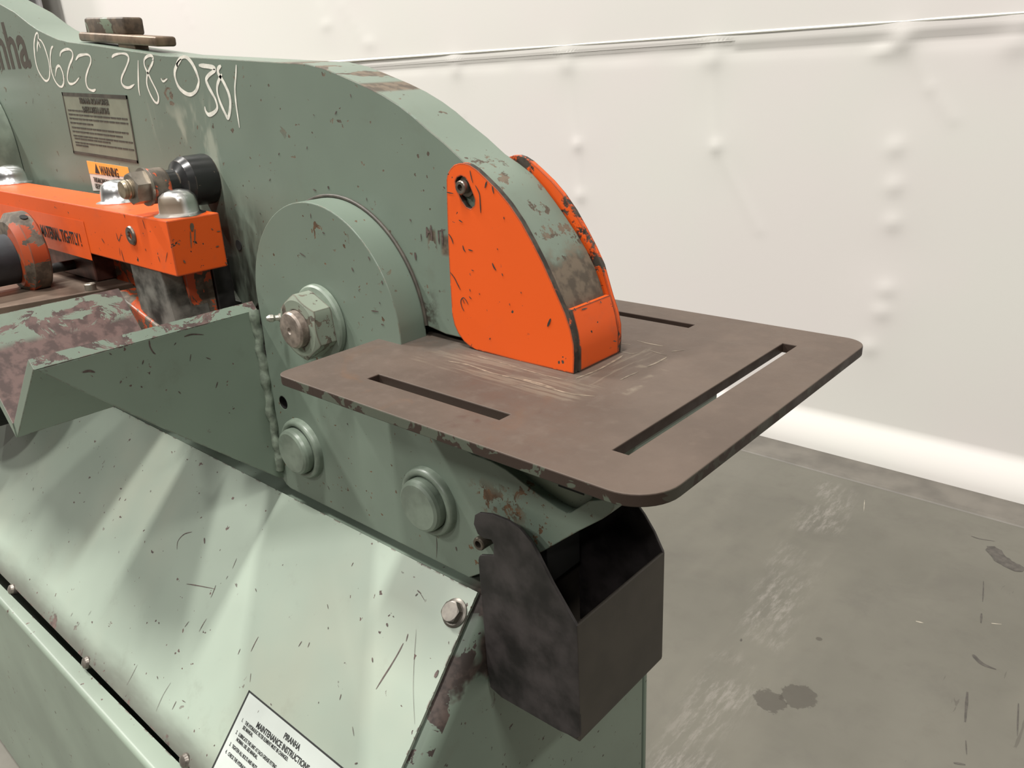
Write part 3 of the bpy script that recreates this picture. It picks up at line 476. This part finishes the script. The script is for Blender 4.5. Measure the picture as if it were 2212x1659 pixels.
# ---- cabinet: YZ profile, rounded end
def cabinet():
    prof = [(-.050, .7085), (-.2375, .4985), (-.2500, .4985), (-.2560, .4900), (-.2560, .10), (.165, .10), (.165, .655), (.12, .715)]
    me = prism(prof, 'YZ', -1.45, -.0300, .006, 3)
    return me
def cabinet2():
    """body with a large rolled right-hand end: sections offset inward toward the end"""
    R = .020; secs = [(-1.45, 0)]+[(-.0475-R+R*math.sin(a), R*(1-math.cos(a))) for a in [PI/2*i/8 for i in range(9)]]
    s, c = .7470, .6648   # slope direction (y,z)=(-c,-s)
    bm = bmesh.new(); rings = []
    for x, off in secs:
        o = off
        # sloped plane through (-.0578,.71795) lowered 3 mm plus inset o along its normal (-s, c)
        base = .0035+o
        def onslope(z, k=base): # y on the slope plane at height z
            return -.0578-(.71795-z)*c/s + k/s
        zt = .7155-o*.2
        ring = [(onslope(zt), zt)]
        for i in range(1, 8): z = zt-(zt-.528)*i/8; ring.append((onslope(z), z))
        ring += [(onslope(.528), .528), (-.2180+o, .500), (-.2180+o, .02), (.186-o*.2, .02), (.186-o*.2, .60), (.186-o*.2, zt-.03), (.15, zt)]
        rings.append([bm.verts.new((x, y, z)) for y, z in ring])
    n = len(rings[0])
    for a, b in zip(rings, rings[1:]):
        for i in range(n): j = (i+1) % n; bm.faces.new((a[i], a[j], b[j], b[i]))
    bm.faces.new(rings[0]); bm.faces.new(rings[-1][::-1]); bmesh.ops.recalc_face_normals(bm, faces=bm.faces)
    me = bpy.data.meshes.new('cabinet'); bm.to_mesh(me); bm.free(); return me
link('cabinet_body', cabinet2(), CAB, MC, smooth=40)
link('rear_door', joined([box_mesh(-1.2, -.0480, .1875, .194, .03, .66, .002)]), CAB, MC)
def slopept(x, s, lift=0.0):  # s metres down the sloping cover, lift above it
    return Vector((x, -.0578-.6648*s-.7470*lift, .71795-.7470*s+.6648*lift))
def cover():
    bm = bmesh.new(); th = .003
    # s profile with a rolled lower lip
    prof = [(-.0, 0), (.27, 0)]
    for i in range(1, 6): a = PI/2*i/5*.95; prof.append((.268+.004*math.sin(a), -.004*(1-math.cos(a))))
    prof += [(.2722, -.010)]
    low = [(s-(.0 if i < 2 else .002), l-(th if i < 2 else .001)) for i, (s, l) in enumerate(prof)][::-1]
    pts = prof+low; xs = [-1.40, -.0608]
    rings = [[bm.verts.new(slopept(x, s-.002, l+.0015)) for s, l in pts] for x in xs]
    n = len(pts)
    for i in range(n): j = (i+1) % n; bm.faces.new((rings[0][i], rings[0][j], rings[1][j], rings[1][i]))
    bm.faces.new(rings[0]); bm.faces.new(rings[1][::-1]); bmesh.ops.recalc_face_normals(bm, faces=bm.faces)
    # rounded free corner
    me = bpy.data.meshes.new('cover'); bm.to_mesh(me); bm.free(); return me
CV = link('sloping_cover', cover(), COVER, MC, smooth=30)
nrm_s = (0, -.7470, .6648)
link('cover_bolt', joined([lathe([(.0125, 0), (.0125, .0012), (.0105, .0022), (0, .0022)], slopept(-.0738, .0219, .0015), nrm_s, 32), hexnut(slopept(-.0738, .0219, .0035), nrm_s, .0098, .0062, .35)]), simple('bolt_steel', (.17, .155, .135), .38, .75, .25, 90), CV, 'steel hex bolt at the upper right corner')
for x, s in ((-.7744, .2715), (-.5351, .2685), (-.304, .2665)):
    link('edge_bolt', lathe([(.0075, -.004), (.0075, .002), (.006, .005), (.003, .0065), (0, .007)], slopept(x, s, -.001), (0, -.93, .35), 20), simple('dirty_bolt', (.16, .14, .12), .35, .5, .4, 90), CV)
# maintenance label on the cover
U = (1, 0, 0); Vv = (0, .6648, .7470)
LS = link('maintenance_label', place(poly_plate([(0, 0), (.182, 0), (.182, .112), (0, .112)], .0002), slopept(-.2640, .1773+.112, .0018), U, Vv), STICK, CV, 'white maintenance instructions label with a black border', smooth=0)
def sl_text(s, x, ss, size, sx, bold=0.0, name='printed_line'):
    return place(text_mesh(s, size, sx, bold), slopept(x, ss, .0022), U, Vv)
bt = .0014
bord = [poly_plate(q, .0002) for q in ([(0, .112-bt*1.1), (.182, .112-bt*1.1), (.182, .112), (0, .112)], [(0, 0), (.182, 0), (.182, bt), (0, bt)], [(0, 0), (bt*1.5, 0), (bt*1.5, .112), (0, .112)], [(.182-bt, 0), (.182, 0), (.182, .112), (.182-bt, .112)])]
for b_ in bord: place(b_, slopept(-.2640, .1773+.112, .0021), U, Vv)
link('label_border', joined(bord), INK, LS, smooth=0)
lines = [sl_text('PIRANHA', -.1955, .1905, .0072, .80, .00018), sl_text('MAINTENANCE INSTRUCTIONS', -.2338, .1990, .0072, .80, .00018)]
for s_, x_, ss_ in (('1.', -.2549, .2038), ('THE HYDRAULIC FILTER ELEMENT MUST BE CHANGED.', -.2492, .2038), ('SEE MANUAL.', -.2492, .2082), ('2.', -.2549, .2156), ('LUBRICATE THE UNIT AT EACH GREASE FITTING', -.2502, .2156), ('NORMAL USE. SEE MANUAL.', -.2502, .2202),
                    ('3.', -.2558, .2275), ('TIGHTEN ALL BOLTS AND NUTS.', -.2515, .2275), ('4.', -.2565, .2350), ('CHECK THE HYDRAULIC OIL.', -.2520, .2350)):
    lines.append(sl_text(s_, x_, ss_, .0046, .62, .00005))
link('printed_text', joined(lines), INK, LS, smooth=0)
# lower front panel with rounded ledge
def ledge():
    bm = bmesh.new(); rings = []
    for x, zl, yl in ((-1.45, .5155, -.2470), (-.80, .5120, -.2440), (-.29, .5020, -.2350), (-.05, .497, -.231)):
        pr = [(yl-.003, zl-.03), (yl, zl-.003), (yl, zl), (-.2535, zl)]
        for i in range(1, 7): a = PI/2*i/6; pr.append((-.2535-.0055*math.sin(a), zl-.0055*(1-math.cos(a))))
        pr += [(-.259, .03), (-.252, .03)]
        rings.append([bm.verts.new((x, y, z)) for y, z in pr])
    n = len(rings[0])
    for ra, rb in zip(rings, rings[1:]):
        for i in range(n): j = (i+1) % n; bm.faces.new((ra[i], ra[j], rb[j], rb[i]))
    bm.faces.new(rings[0]); bm.faces.new(rings[-1][::-1]); bmesh.ops.recalc_face_normals(bm, faces=bm.faces)
    me = bpy.data.meshes.new('ledge'); bm.to_mesh(me); bm.free(); return me
link('front_panel', ledge(), paint('front_panel_paint', base=(.185, .225, .178), chip=.70, chipscale=30, edge=.2, dirt=.35), MC, smooth=30)
# ---- side frame plates: disc top, long lower web, notched jaw
cx, cz, R = -.2395, .9290, .1065
disc = arc(cx, cz, R, 6, 172, 40)
outline = [(-.344, .80), (-.3505, .742), (-.343, .7300), (-.335, .7265), (-.075, .7262)]+JAW+[(.0755, .854)]+NOTCH+[(-.085, .856), (-.108, .870), (-.120, .892), (-.124, .915), (-.128, .922)]+disc
outline = [(-.3450, .90)]+[(-.3545, .76), (-.3560, .735), (-.3500, .729), (-.342, .7265), (-.075, .7262)]+JAW+[(.0755, .854)]+NOTCH+[(-.085, .856), (-.108, .870), (-.120, .892), (-.124, .915), (-.1335, .922)]+disc
hole = arc(-.3288, .8295, .0068, 0, 350, 20)
hole = [(x, z) for x, z in hole]
FP = link('side_plate', prism([outline, hole], 'XZ', Yf, Yb-.0005, .0008), GR, MC)
link('plate_hole_lining', lathe([(.0066, -.0525), (.0066, -.03), (0, -.03)], (-.3288, 0, .8295), (0, 1, 0), 24), BLACK, FP)
rear_out = [(-.3450, .90), (-.3545, .76), (-.3500, .729), (-.342, .7265), (-.075, .7262), (.0, .80), (.0, .85), (-.085, .856), (-.124, .915), (-.1335, .922)]+disc
link('rear_side_plate', prism(rear_out, 'XZ', .024, .0525, .0008), GR, MC)
link('dark_throat_filler', box_mesh(-.34, -.012, -.0225, .0225, .728, .832, .001), VOID, MC)  # added near-black filler, colours the inside of the throat as deep shade
link('die_holder', joined([box_mesh(-.11, .052, -.0440, .021, .828, .905, .001)]), paint('dim_green_holder', base=(.15, .18, .13), under=(.03, .025, .02), chip=.60, chipscale=60, edge=.6), MC)
link('holder_slot', box_mesh(.020, .044, -.0443, -.0430, .842, .8485, .0005), VOID, MC)
link('table_bracket', box_mesh(-.04, .1130, -.085, .018, .8935, .9190, .001), GR, MC)
# clamp pins with ring beads
for px, pz in ((-.3030, .7860), (-.1155, .7885)):
    p = link('hinge_pin', lathe([(.0225, -.002), (.0235, 0), (.0240, .006), (.0240, .0115), (.0230, .0145), (.0205, .0162), (0, .0165)], (px, Yf, pz), (0, -1, 0), 56), GUM, MC)
    r_ = [(.0245, -.001), (.0245, .002)]+[(.0278+.0038*math.cos(a), .0030+.0042*math.sin(a)) for a in [PI-PI*i/10 for i in range(11)]]+[(.0322, -.001)]
    link('weld_ring', lathe(r_, (px, Yf, pz), (0, -1, 0), 56), GUM, p)
# pivot: washer, nut, threaded stub
PV = link('pivot_stub', lathe([(.0165, 0), (.0165, .0325), (.0150, .0345), (.012, .0352), (.0030, .0352), (.0022, .0340), (0, .0325)], (cx, Yf, .9300), (0, -1, 0), 48), simple('scuffed_pivot_steel', (.22, .18, .15), .4, .35, .4, 110), MC)
link('washer', lathe([(.030, 0), (.0335, .0), (.0345, .0012), (.0340, .0045), (.0325, .0062), (.030, .0068), (.0, .0068)], (cx, Yf, .9300), (0, -1, 0), 64), GUM, PV)
link('pivot_nut', hexnut((cx, Yf-.0068, .9300), (0, -1, 0), .0305, .0195, .62, .0170), LTG, PV)
link('grease_nipple', lathe([(.0042, 0), (.0042, .004), (.0028, .005), (.0026, .008), (.0036, .010), (.0036, .013), (.0018, .0160), (0, .0165)], (-.3030, Yf, .9235), (-.35, -.9, .1), 20), simple('nipple_steel', (.45, .43, .38), .42, .9, .1), MC)
# bead between disc and beam
link('seal_bead', tube([(cx+(R+.0015)*math.cos(math.radians(a)), Yb-.001, cz+(R+.0015)*math.sin(math.radians(a))) for a in range(4, 140, 4)], .0016, 8), simple('dark_sealant', (.05, .042, .032), .6, 0, .3, 90), MC)
# ---- upper beam
bottom = [(.0165, .958), (.0165, .932), (-.11, .932), (-.16, .94), (-.30, .93), (-.380, .93), (-.392, .920), (-.400, .913), (-.410, .910), (-.428, .911), (-.440, .925), (-.445, .99), (-.50, 1.0), (-1.45, 1.0), (-1.45, 1.20), (-1.30, 1.255), (-1.15, 1.275), (-1.02, 1.275), (-.96, 1.262)]
BM = link('upper_beam', prism(BEAM_TOP+bottom, 'XZ', Yb, -Yb, .0009), BEAM, MC)
link('inner_frame', joined([box_mesh(-1.45, -.362, -.020, .05, .70, .912, .001), box_mesh(-1.45, -.50, .0, .022, .90, 1.01, .001)]), DARKFR, MC)
link('grease_hole', lathe([(.0055, -.0003), (.0055, .0006), (.0042, .0006), (0, .0002)], (-.4140, Yb, .9770), (0, -1, 0), 20), VOID, BM)
# left frame cheek with rounded top
ch = [(-.985, 1.02), (-.985, 1.062)]+arc(-1.085, 1.062, .100, 0, 90, 14)+[(-1.40, 1.165), (-1.40, .93), (-.985, .93)]
link('left_cheek', prism(ch, 'XZ', -.075, Yb-.0005, .0010), GUM, MC)
# clamp block on top of beam
a_ = math.radians(-3.6)
def rotxz(me, c, ang):
    for v in me.vertices:
        x, z = v.co.x-c[0], v.co.z-c[1]; v.co.x = c[0]+x*math.cos(ang)-z*math.sin(ang); v.co.z = c[1]+x*math.sin(ang)+z*math.cos(ang)
    return me
CLB = link('clamp_strap', rotxz(box_mesh(-.722, -.532, -.012, .012, 1.183, 1.193, .003, 3), (-.63, 1.188), math.radians(-5.2)), RUSTY, MC)
link('clamp_block', rotxz(box_mesh(-.712, -.612, -.006, .018, 1.194, 1.2125, .003, 3), (-.66, 1.198), math.radians(-4.0)), paint('worn_clamp_paint', base=(.13, .16, .11), under=(.10, .07, .045), chip=.44, sparse=False, chipscale=45, edge=1), CLB)
link('clamp_stem', box_mesh(-.63, -.59, -.008, .008, 1.172, 1.188, .001), RUSTY, CLB)
# ---- punch guard
GD = link('punch_guard', prism([GUARD, GSLOT], 'XZ', -.0288, -.0240, .0006), OR, MC, 'orange guard plate over the punch end of the beam')
link('rear_guard_plate', prism([(x+(.0045 if z > .98 else .0), z) for x, z in GUARD], 'XZ', .0262, .0305, .0006), OR, GD, 'worn orange rear guard plate')
nose = [(.0190, .9716), (.0236, .9565), (.0260, .9440), (.0256, .9275), (.012, .9275), (.013, .950), (.0145, .9716)]
link('guard_nose', prism(nose, 'XZ', -.0239, .0261, .0006), NOSEM, GD, 'scuffed orange strip across the nose')
SCR = link('guard_screw', joined([lathe([(.0050, 0), (.0050, .0062), (.0044, .0070), (.0024, .0070), (.0024, .004), (0, .004)], (-.0728, -.0255, 1.0530), (0, -1, 0), 28), lathe([(.0075, 0), (.0075, .0018), (0, .0018)], (-.0728, -.0240, 1.0530), (0, -1, 0), 28)]), simple('dull_screw', (.22, .19, .16), .35, .8, .3, 90), GD)
# ---- slotted table
def rect(x0, x1, y0, y1): return [(x0, y0), (x0, y1), (x1, y1), (x1, y0)]
tb = rrect(-.1625, .1680, -.1530, .1525, .022, 10)
# corners: front left tighter
tb = arc(.1680-.027, -.1530+.027, .027, -90, 0, 10)+arc(.1680-.018, .1525-.018, .018, 0, 90, 10)+arc(-.1625+.018, .1525-.018, .018, 90, 180, 10)+arc(-.1625+.010, -.1530+.010, .010, 180, 270, 8)
slots = [rect(-.0945, .0352, -.1190, -.1085), rect(-.0945, .0375, .1105, .1210), rect(.1167, .1275, -.1133, .1140)]
link('punch_table', prism([tb]+slots, 'XY', .9194, .9270, .0007), TABLE, MC, 'brown steel table with three long slots')
# ---- welded gusset and V support
gx0, gx1 = -.3640, -.3525
gus = [(-.0500, .9235), (-.2555, .9225), (-.166, .8365), (-.058, .7385), (-.0500, .735)]
VG = link('support_gusset', prism(gus, 'YZ', gx0, gx1, .0010), TROUGH, MC, 'green gusset plate')
link('weld_bead', smooth=60, mat=WELD, parent=VG, me=tube([(gx1+.001+.001*math.sin(i*1.3), -.0545-.0010*math.sin(i*.9), .924-i*.00475) for i in range(38)], [.0050+.0006*math.sin(i*1.7)+.0005*math.sin(i*.6) for i in range(38)], 10))
t41 = math.radians(40.5); cr, sr = math.cos(t41), math.sin(t41); Vx, Vz = -.4560, .8345; th = .0105
T_ = (Vx+cr*.1365, Vz+sr*.1365)
right = [(Vx, Vz), T_, (T_[0]-sr*th, T_[1]+cr*th), (Vx-sr*th, Vz+cr*th)]
Lr = .1230
left = [(Vx, Vz), (Vx+cr*th, Vz+sr*th), (Vx+cr*th-sr*Lr, Vz+sr*th+cr*Lr), (Vx-sr*Lr, Vz+cr*Lr)]
link('v_support_wing', prism([(Vx, Vz), T_, (T_[0]-sr*th, T_[1]+cr*th), (Vx-sr*th+cr*th, Vz+cr*th+sr*th)], 'XZ', -.2575, -.050, .0008), TROUGH, VG)
link('v_support_wing', prism([(Vx, Vz), (Vx-sr*th+cr*th, Vz+cr*th+sr*th), (Vx+cr*th-sr*Lr, Vz+sr*th+cr*Lr), (Vx-sr*Lr, Vz+cr*Lr)], 'XZ', -.2585, -.108, .0008), TROUGH, VG)
# ---- shear table and tooling on the left
ST = link('shear_table', prism([(-.6080, -.060), (-.6080, -.095), (-.640, -.250), (-1.40, -.250), (-1.40, -.060)], 'XY', .908, .9200, .001), simple('brown_shear_plate', (.17, .125, .095), .4, .4, .3, 22), MC)
link('table_stud', lathe([(.0062, 0), (.0062, .0072), (.0052, .0080), (.003, .0080), (0, .0070)], (-.6180, -.104, .9200), (0, 0, 1), 24), STEEL, ST)
link('lower_block', box_mesh(-.80, -.6540, -.082, -.040, .9205, .9505, .0015), simple('dark_red_block', (.10, .045, .035), .45, .4, .5, 50), MC)
link('blade_holder', box_mesh(-.735, -.56, -.058, -.028, .9150, .9600, .0015), ORW, MC)
link('worn_orange_jaw', prism([(-.56, .925), (-.535, .918), (-.44, .893), (-.425, .885), (-.43, .86), (-.52, .86), (-.56, .90)], 'XZ', -.102, -.040, .002), ORW, MC)
link('jaw_plate', box_mesh(-.47, -.37, -.09, -.026, .880, .8905, .001), simple('pale_dirty_ledge', (.24, .22, .17), .5, .1, .3, 50), MC)
blade = link('scraped_tool_block', prism([(-.5085, .966), (-.5060, .9125), (-.4970, .9080), (-.4360, .8925), (-.4300, .8965), (-.4415, .966)], 'XZ', -.099, -.058, .0012), WORNBLADE, MC)
link('stop_tab', joined([box_mesh(-.4420, -.4340, -.0775, -.0490, .9080, .960, .001)]), ORW, MC)
link('tool_bracket', box_mesh(-.475, -.432, -.048, -.028, .900, .962, .001), BLACK, MC)
# hold-down arm (tilted slightly)
AR = link('hold_down_arm', rotxz(box_mesh(-1.40, -.4005, -.1010, -.0465, .9610, 1.0150, .0012), (-.4, .988), math.radians(-.72)), OR2, MC, 'orange hold-down bar')
link('arm_screw', lathe([(.0098, -.002), (.0098, .0008), (.0088, .0022), (.0045, .0024), (.0040, -.001), (0, -.001)], (-.4830, -.1010, .9945), (0, -1, 0), 32), simple('screw_in_arm', (.20, .17, .14), .35, .8, .3, 90), AR)
cap_prof = [(.0245, 0), (.0245, .0010), (.0205, .0022), (.0190, .0035), (.0184, .012), (.0168, .0185), (.0125, .0228), (.006, .0246), (0, .0250)]
def capnut(x, y, z, lab, m=CHROME):
    me = lathe(cap_prof, (x, y, z), (0, 0, 1), 48)
    bm = bmesh.new(); bm.from_mesh(me)
    for v in bm.verts:
        d = noise.noise(Vector((v.co.x*55, v.co.y*55, v.co.z*55+x*9))); v.co += Vector((0, 0, -1))*max(0, d)*.0022*(v.co.z > z+.01)
    bm.to_mesh(me); bm.free()
    c = link('chrome_cap', me, m, AR, lab, smooth=60)
    return c
def torn():
    n = NT('torn_chrome'); d = n.noise(38, 3, .5, dist=.3)
    b = n.box(-.432, -.405, None, -.076, 1.016, 1.036, .004)
    m = n.math('MULTIPLY', b, n.ramp(d, .36, .42)); c = n.mix(m, (.72, .72, .70), (.15, .115, .08))
    return n.done(c, n.mixf(m, .25, .55), n.mixf(m, 1.0, .1))
capnut(-.4262, -.0735, 1.0152, 'dented chrome cap with a torn open front', torn())
capnut(-.5820, -.0640, 1.0170, 'crumpled chrome cap')
capnut(-.9300, -.0600, 1.0215, 'shiny chrome cap')
AL = link('arm_label', place(poly_plate([(0, 0), (.32, 0), (.32, .044), (0, .044)], .0002), (-.920, -.1012, .9600), (1, 0, -.0125), (.0125, 0, 1)), OLABEL, AR, smooth=0)
link('printed_text', place(text_mesh('L AND MATERIAL TIGHTLY !', .0205, .62, .0003, 'RIGHT'), (-.6180, -.1016, .9705), (1, 0, -.0125), (.0125, 0, 1)), INK, AL, smooth=0)
# adjusting shaft coming out of the beam above the arm
sx_, sz_ = -.4524, 1.0430; ax = (0, -1, 0)
SH = link('clamp_shaft', lathe([(.0, 0), (.0250, 0), (.0255, .003), (.0250, .0260), (.0215, .0325), (.0150, .0360), (.0135, .0370), (.0135, .052), (0, .052)], (sx_, Yb, sz_), ax, 56), paint('chipped_black_paint', base=(.018, .018, .018), under=(.16, .12, .085), chip=.62, chipscale=35, edge=.5, rough=.25), MC)
link('shaft_collar', lathe([(.0140, .048), (.0165, .048), (.0172, .050), (.0172, .0640), (.0165, .0655), (.014, .066), (0, .066)], (sx_, Yb, sz_), ax, 48), ORW, SH)
link('lock_washer', lathe([(.0185, .066), (.0185, .0685), (0, .0685)], (sx_, Yb, sz_), ax, 40), STEEL, SH)
link('hex_nut', hexnut((sx_, Yb-.0685, sz_), ax, .0165, .0135, .25), STEEL, SH)
link('stud_end', lathe([(.0092, .08), (.0092, .0835), (.0086, .0842), (.0092, .085), (.0092, .0865), (.0086, .0872), (.0090, .088), (.0080, .0905), (0, .0908)], (sx_, Yb, sz_), ax, 32), simple('bronzed_stud', (.28, .23, .16), .4, .7, .3, 90), SH)
# large hand knob shaft at the far left
KN = link('collar_ring', lathe([(.0300, .0), (.046, .0), (.0475, .002), (.0475, .0190), (.0380, .0260), (.0330, .0262), (0, .0262)], (-.7050, -.1240, .9610), ax, 64), ORW, MC, 'worn grey and orange collar')
link('black_roller', lathe([(.0, .024), (.0270, .024), (.0290, .0265), (.0290, .140), (.0270, .143), (0, .143)], (-.7080, -.1240, .9560), ax, 56), simple('black_rubber', (.018, .020, .024), .5, 0, .3, 40), KN)
link('set_screw_hole', lathe([(.0042, 0), (.0042, .0004), (0, .0004)], (-.7050+.0475*math.cos(math.radians(62)), -.1335, .9620+.0475*math.sin(math.radians(62))), (math.cos(math.radians(62)), 0, math.sin(math.radians(62))), 20), VOID, KN)
link('collar_stem', lathe([(.006, -.09), (.006, .002), (0, .002)], (-.7150, -.1240, .9350), ax, 32), BLACK, KN)
# added black drum, stands in for the deep shade below the V support
link('dark_filler_drum', lathe([(0, 0), (.10, 0), (.108, .01), (.108, .16), (.098, .17), (0, .17)], (-1.035, -.060, .765), (0, -1, 0), 48), BLACK, MC)
# ---- writing on the beam
Bx = lambda a, b, l: (a, Yb-l, b)
link('maker_lettering', place(text_mesh('piranha', .0800, 1.0, .0016, 'RIGHT'), (-.8575, Yb-.0001, 1.1695), (1, 0, -.02), (.02, 0, 1)), simple('brown_black_lettering', (.045, .036, .026), .45, 0, .1), BM, smooth=0)
names = ['chalk_stroke']*len(CHALK)
for i, s in enumerate(CHALK): link('marker_stroke', ribbon(s, .0036 if i not in (8, 9, 10) else .0050, Bx, .0002+.00001*i), CHALK_M, BM, smooth=0)
def quad_label(name, q, mat, frac_border, label):
    (x0, z0), (x1, z1), (x2, z2), (x3, z3) = q
    def at(u, v): return (x0*(1-u)*(1-v)+x1*u*(1-v)+x2*u*v+x3*(1-u)*v, z0*(1-u)*(1-v)+z1*u*(1-v)+z2*u*v+z3*(1-u)*v)
    def patch(u0, u1, v0, v1, lift):
        bm = bmesh.new(); P_ = [at(u0, v0), at(u1, v0), at(u1, v1), at(u0, v1)]
        a = [bm.verts.new((x, Yb-lift, z)) for x, z in P_]; b = [bm.verts.new((x, Yb-lift+.0002, z)) for x, z in P_]
        bm.faces.new(a); bm.faces.new(b[::-1])
        for k in range(4): bm.faces.new((a[k], b[k], b[(k+1) % 4], a[(k+1) % 4]))
        bmesh.ops.recalc_face_normals(bm, faces=bm.faces); me = bpy.data.meshes.new(name); bm.to_mesh(me); bm.free(); return me
    return at, patch
at, patch = quad_label('safety_plate', INFO, None, 0, '')
IP = link('safety_notice', patch(0, 1, 0, 1, .0004), simple('clear_notice_film', (.165, .180, .132), .35, 0, .12, 30), BM, 'faded notice with black border and rows of small print', smooth=0)
bl = [patch(0, 1, 0, .055, .0007), patch(0, 1, .955, 1, .0007), patch(0, .014, 0, 1, .0007), patch(.984, 1, 0, 1, .0007)]
rows = [(.27, .05, .62), (.335, .05, .95), (.40, .05, .95), (.47, .05, .42), (.545, .06, .93), (.61, .06, .84), (.68, .06, .97), (.725, .07, .64), (.79, .07, .97), (.835, .07, .28)]
for v_, u0, u1 in rows:
    u = u0
    while u < u1:
        wv = random.uniform(.03, .11); bl.append(patch(u, min(u+wv, u1), v_, v_+.024, .0007)); u += wv+.010
link('notice_print', joined(bl), INKG, IP, smooth=0)
link('notice_heading', place(joined([text_mesh('PIRANHA IRONWORKER\nSAFETY REGULATIONS', .0100, .72, .0002, 'CENTER')]), (-.690, Yb-.0008, 1.1200), (1, 0, -.04), (.04, 0, 1)), INKG, IP, smooth=0)
at, patch = quad_label('warn', WARN, None, 0, '')
WP = link('warning_label', patch(0, 1, 0, 1, .0004), WHITE, BM, 'amber and white warning label', smooth=0)
link('amber_band', patch(0, 1, 0, .42, .0007), YOR, WP, smooth=0)
tri = place(poly_plate([(-.0065, 0), (.0065, 0), (0, .012)], .0002), (-.7255, Yb-.0009, 1.0385), (1, 0, -.04), (.04, 0, 1))
link('warning_word', joined([place(text_mesh('WARNING', .0150, .70, .0003), (-.7160, Yb-.0009, 1.0375), (1, 0, -.035), (.035, 0, 1)), tri]), INK, WP, smooth=0)
link('warning_print', joined([place(text_mesh(s_, .0085, .62, .0001), (x_, Yb-.0009, z_), (1, 0, -.04), (.04, 0, 1)) for s_, x_, z_ in (('THIS MACHINE IS FOR', -.7420, 1.0275), ('USE BY ONLY', -.7420, 1.0195))]), INKG, WP, smooth=0)
def marks(name, L, to3, k, mat, parent, lift=.0003):
    link(name, joined([ribbon(p, w_*k, to3, lift+.00001*i) for i, (w_, p) in enumerate(L)]), mat, parent, smooth=0, kind='stuff')
CHIPM = simple('chipped_to_primer', (.075, .052, .045), .6, 0, .35, 300); CHIPD = simple('chipped_to_scale', (.030, .026, .022), .6, 0, .3, 300)
marks('paint_chips', COVER_MARKS, lambda x, s_, l: slopept(x, s_-.0, l), .00043, CHIPM, CV, .0018)
marks('paint_chips', GUARD_MARKS, lambda x, z, l: (x, -.0288-l, z), .00046, CHIPD, GD)
marks('paint_chips', NOSE_MARKS, lambda y, z, l: (.0190+(.9716-z)*.17+.0012+l-max(0, .9716-z-.03)*.1, y, z), .00046, simple('bare_grey_steel', (.085, .078, .07), .5, .2, .3, 200), GD)
marks('paint_chips', BEAM_MARKS, Bx, .00055, CHIPM, BM)
marks('paint_chips', PLATE_MARKS, lambda x, z, l: (x, Yf-l, z), .00050, CHIPM, FP)
marks('rub_marks', TABLE_MARKS, lambda x, y, l: (x, y, .9270+l), .00046, simple('rubbed_bright_scale', (.155, .125, .092), .55, 0, .35, 160), [o for o in MC.children if o.name == 'punch_table'][0], .0001)
marks('paint_chips', GUSSET_MARKS, lambda y, z, l: (-.3525+l, y, z), .00050, CHIPM, VG)
marks('paint_chips', ARM_MARKS, lambda x, z, l: (x, -.1010-l, z), .00055, CHIPD, AR)
marks('rust_runs', ARM_END_MARKS, lambda y, z, l: (-.4003+l, y, z), .00055, simple('brown_run', (.12, .08, .05), .6, 0, .3, 120), AR, .0006)
# ================================================================= slug bin
BN = thing('slug_bin', 'black sheet-steel scrap bin hung on a screw under the slotted table', 'bin', (.0, .0, .62))
bs = [(-.0497,.7955),(-.0476,.8043),(-.0425,.8082),(-.0288,.8117),(-.0124,.8122),(-.0005,.8096),(.0105,.8016),(.0177,.7923),(.0302,.773),(.0518,.745),(.0523,.6398),(.049,.6354),(.0311,.6325),(-.0316,.6305),(-.0445,.6345),(-.0465,.6568),(-.0468,.7085),(-.0475,.7627),(-.0465,.7661),(-.0444,.7685),(-.0298,.7739),(-.0289,.7849),(-.0312,.7879),(-.0393,.7861),(-.0458,.7875)]
link('side_sheet', prism(bs, 'XZ', -.0668, -.0640, .0006), BIN, BN)
link('side_sheet', prism([(-.045, .795), (-.045, .905), (-.005, .905), (.012, .825), (.0269, .7813), (.0326, .7756), (.0429, .7618), (.0516, .7460), (.0518, .6395), (.049, .6354), (-.0425, .6330), (-.0445, .66)], 'XZ', .0540, .0568, .0006), BIN, BN)
link('front_sheet', box_mesh(.0494, .0522, -.0665, .0565, .6350, .7456, .0009), BINF, BN)
link('bottom_sheet', box_mesh(-.043, .0518, -.0663, .0565, .6332, .6360, .0008), BINF, BN)
link('back_sheet', box_mesh(-.0400, -.0375, -.0640, .0540, .636, .7255, .0005), BINF, BN)
link('hanging_screw', lathe([(.0058, 0), (.0058, .0125), (.0052, .0137), (.0032, .0137), (.0030, .008), (0, .008)], (-.0470, -.0525, .7772), (0, -1, 0), 28), simple('bin_screw', (.12, .10, .08), .4, .7, .3, 90), BN)
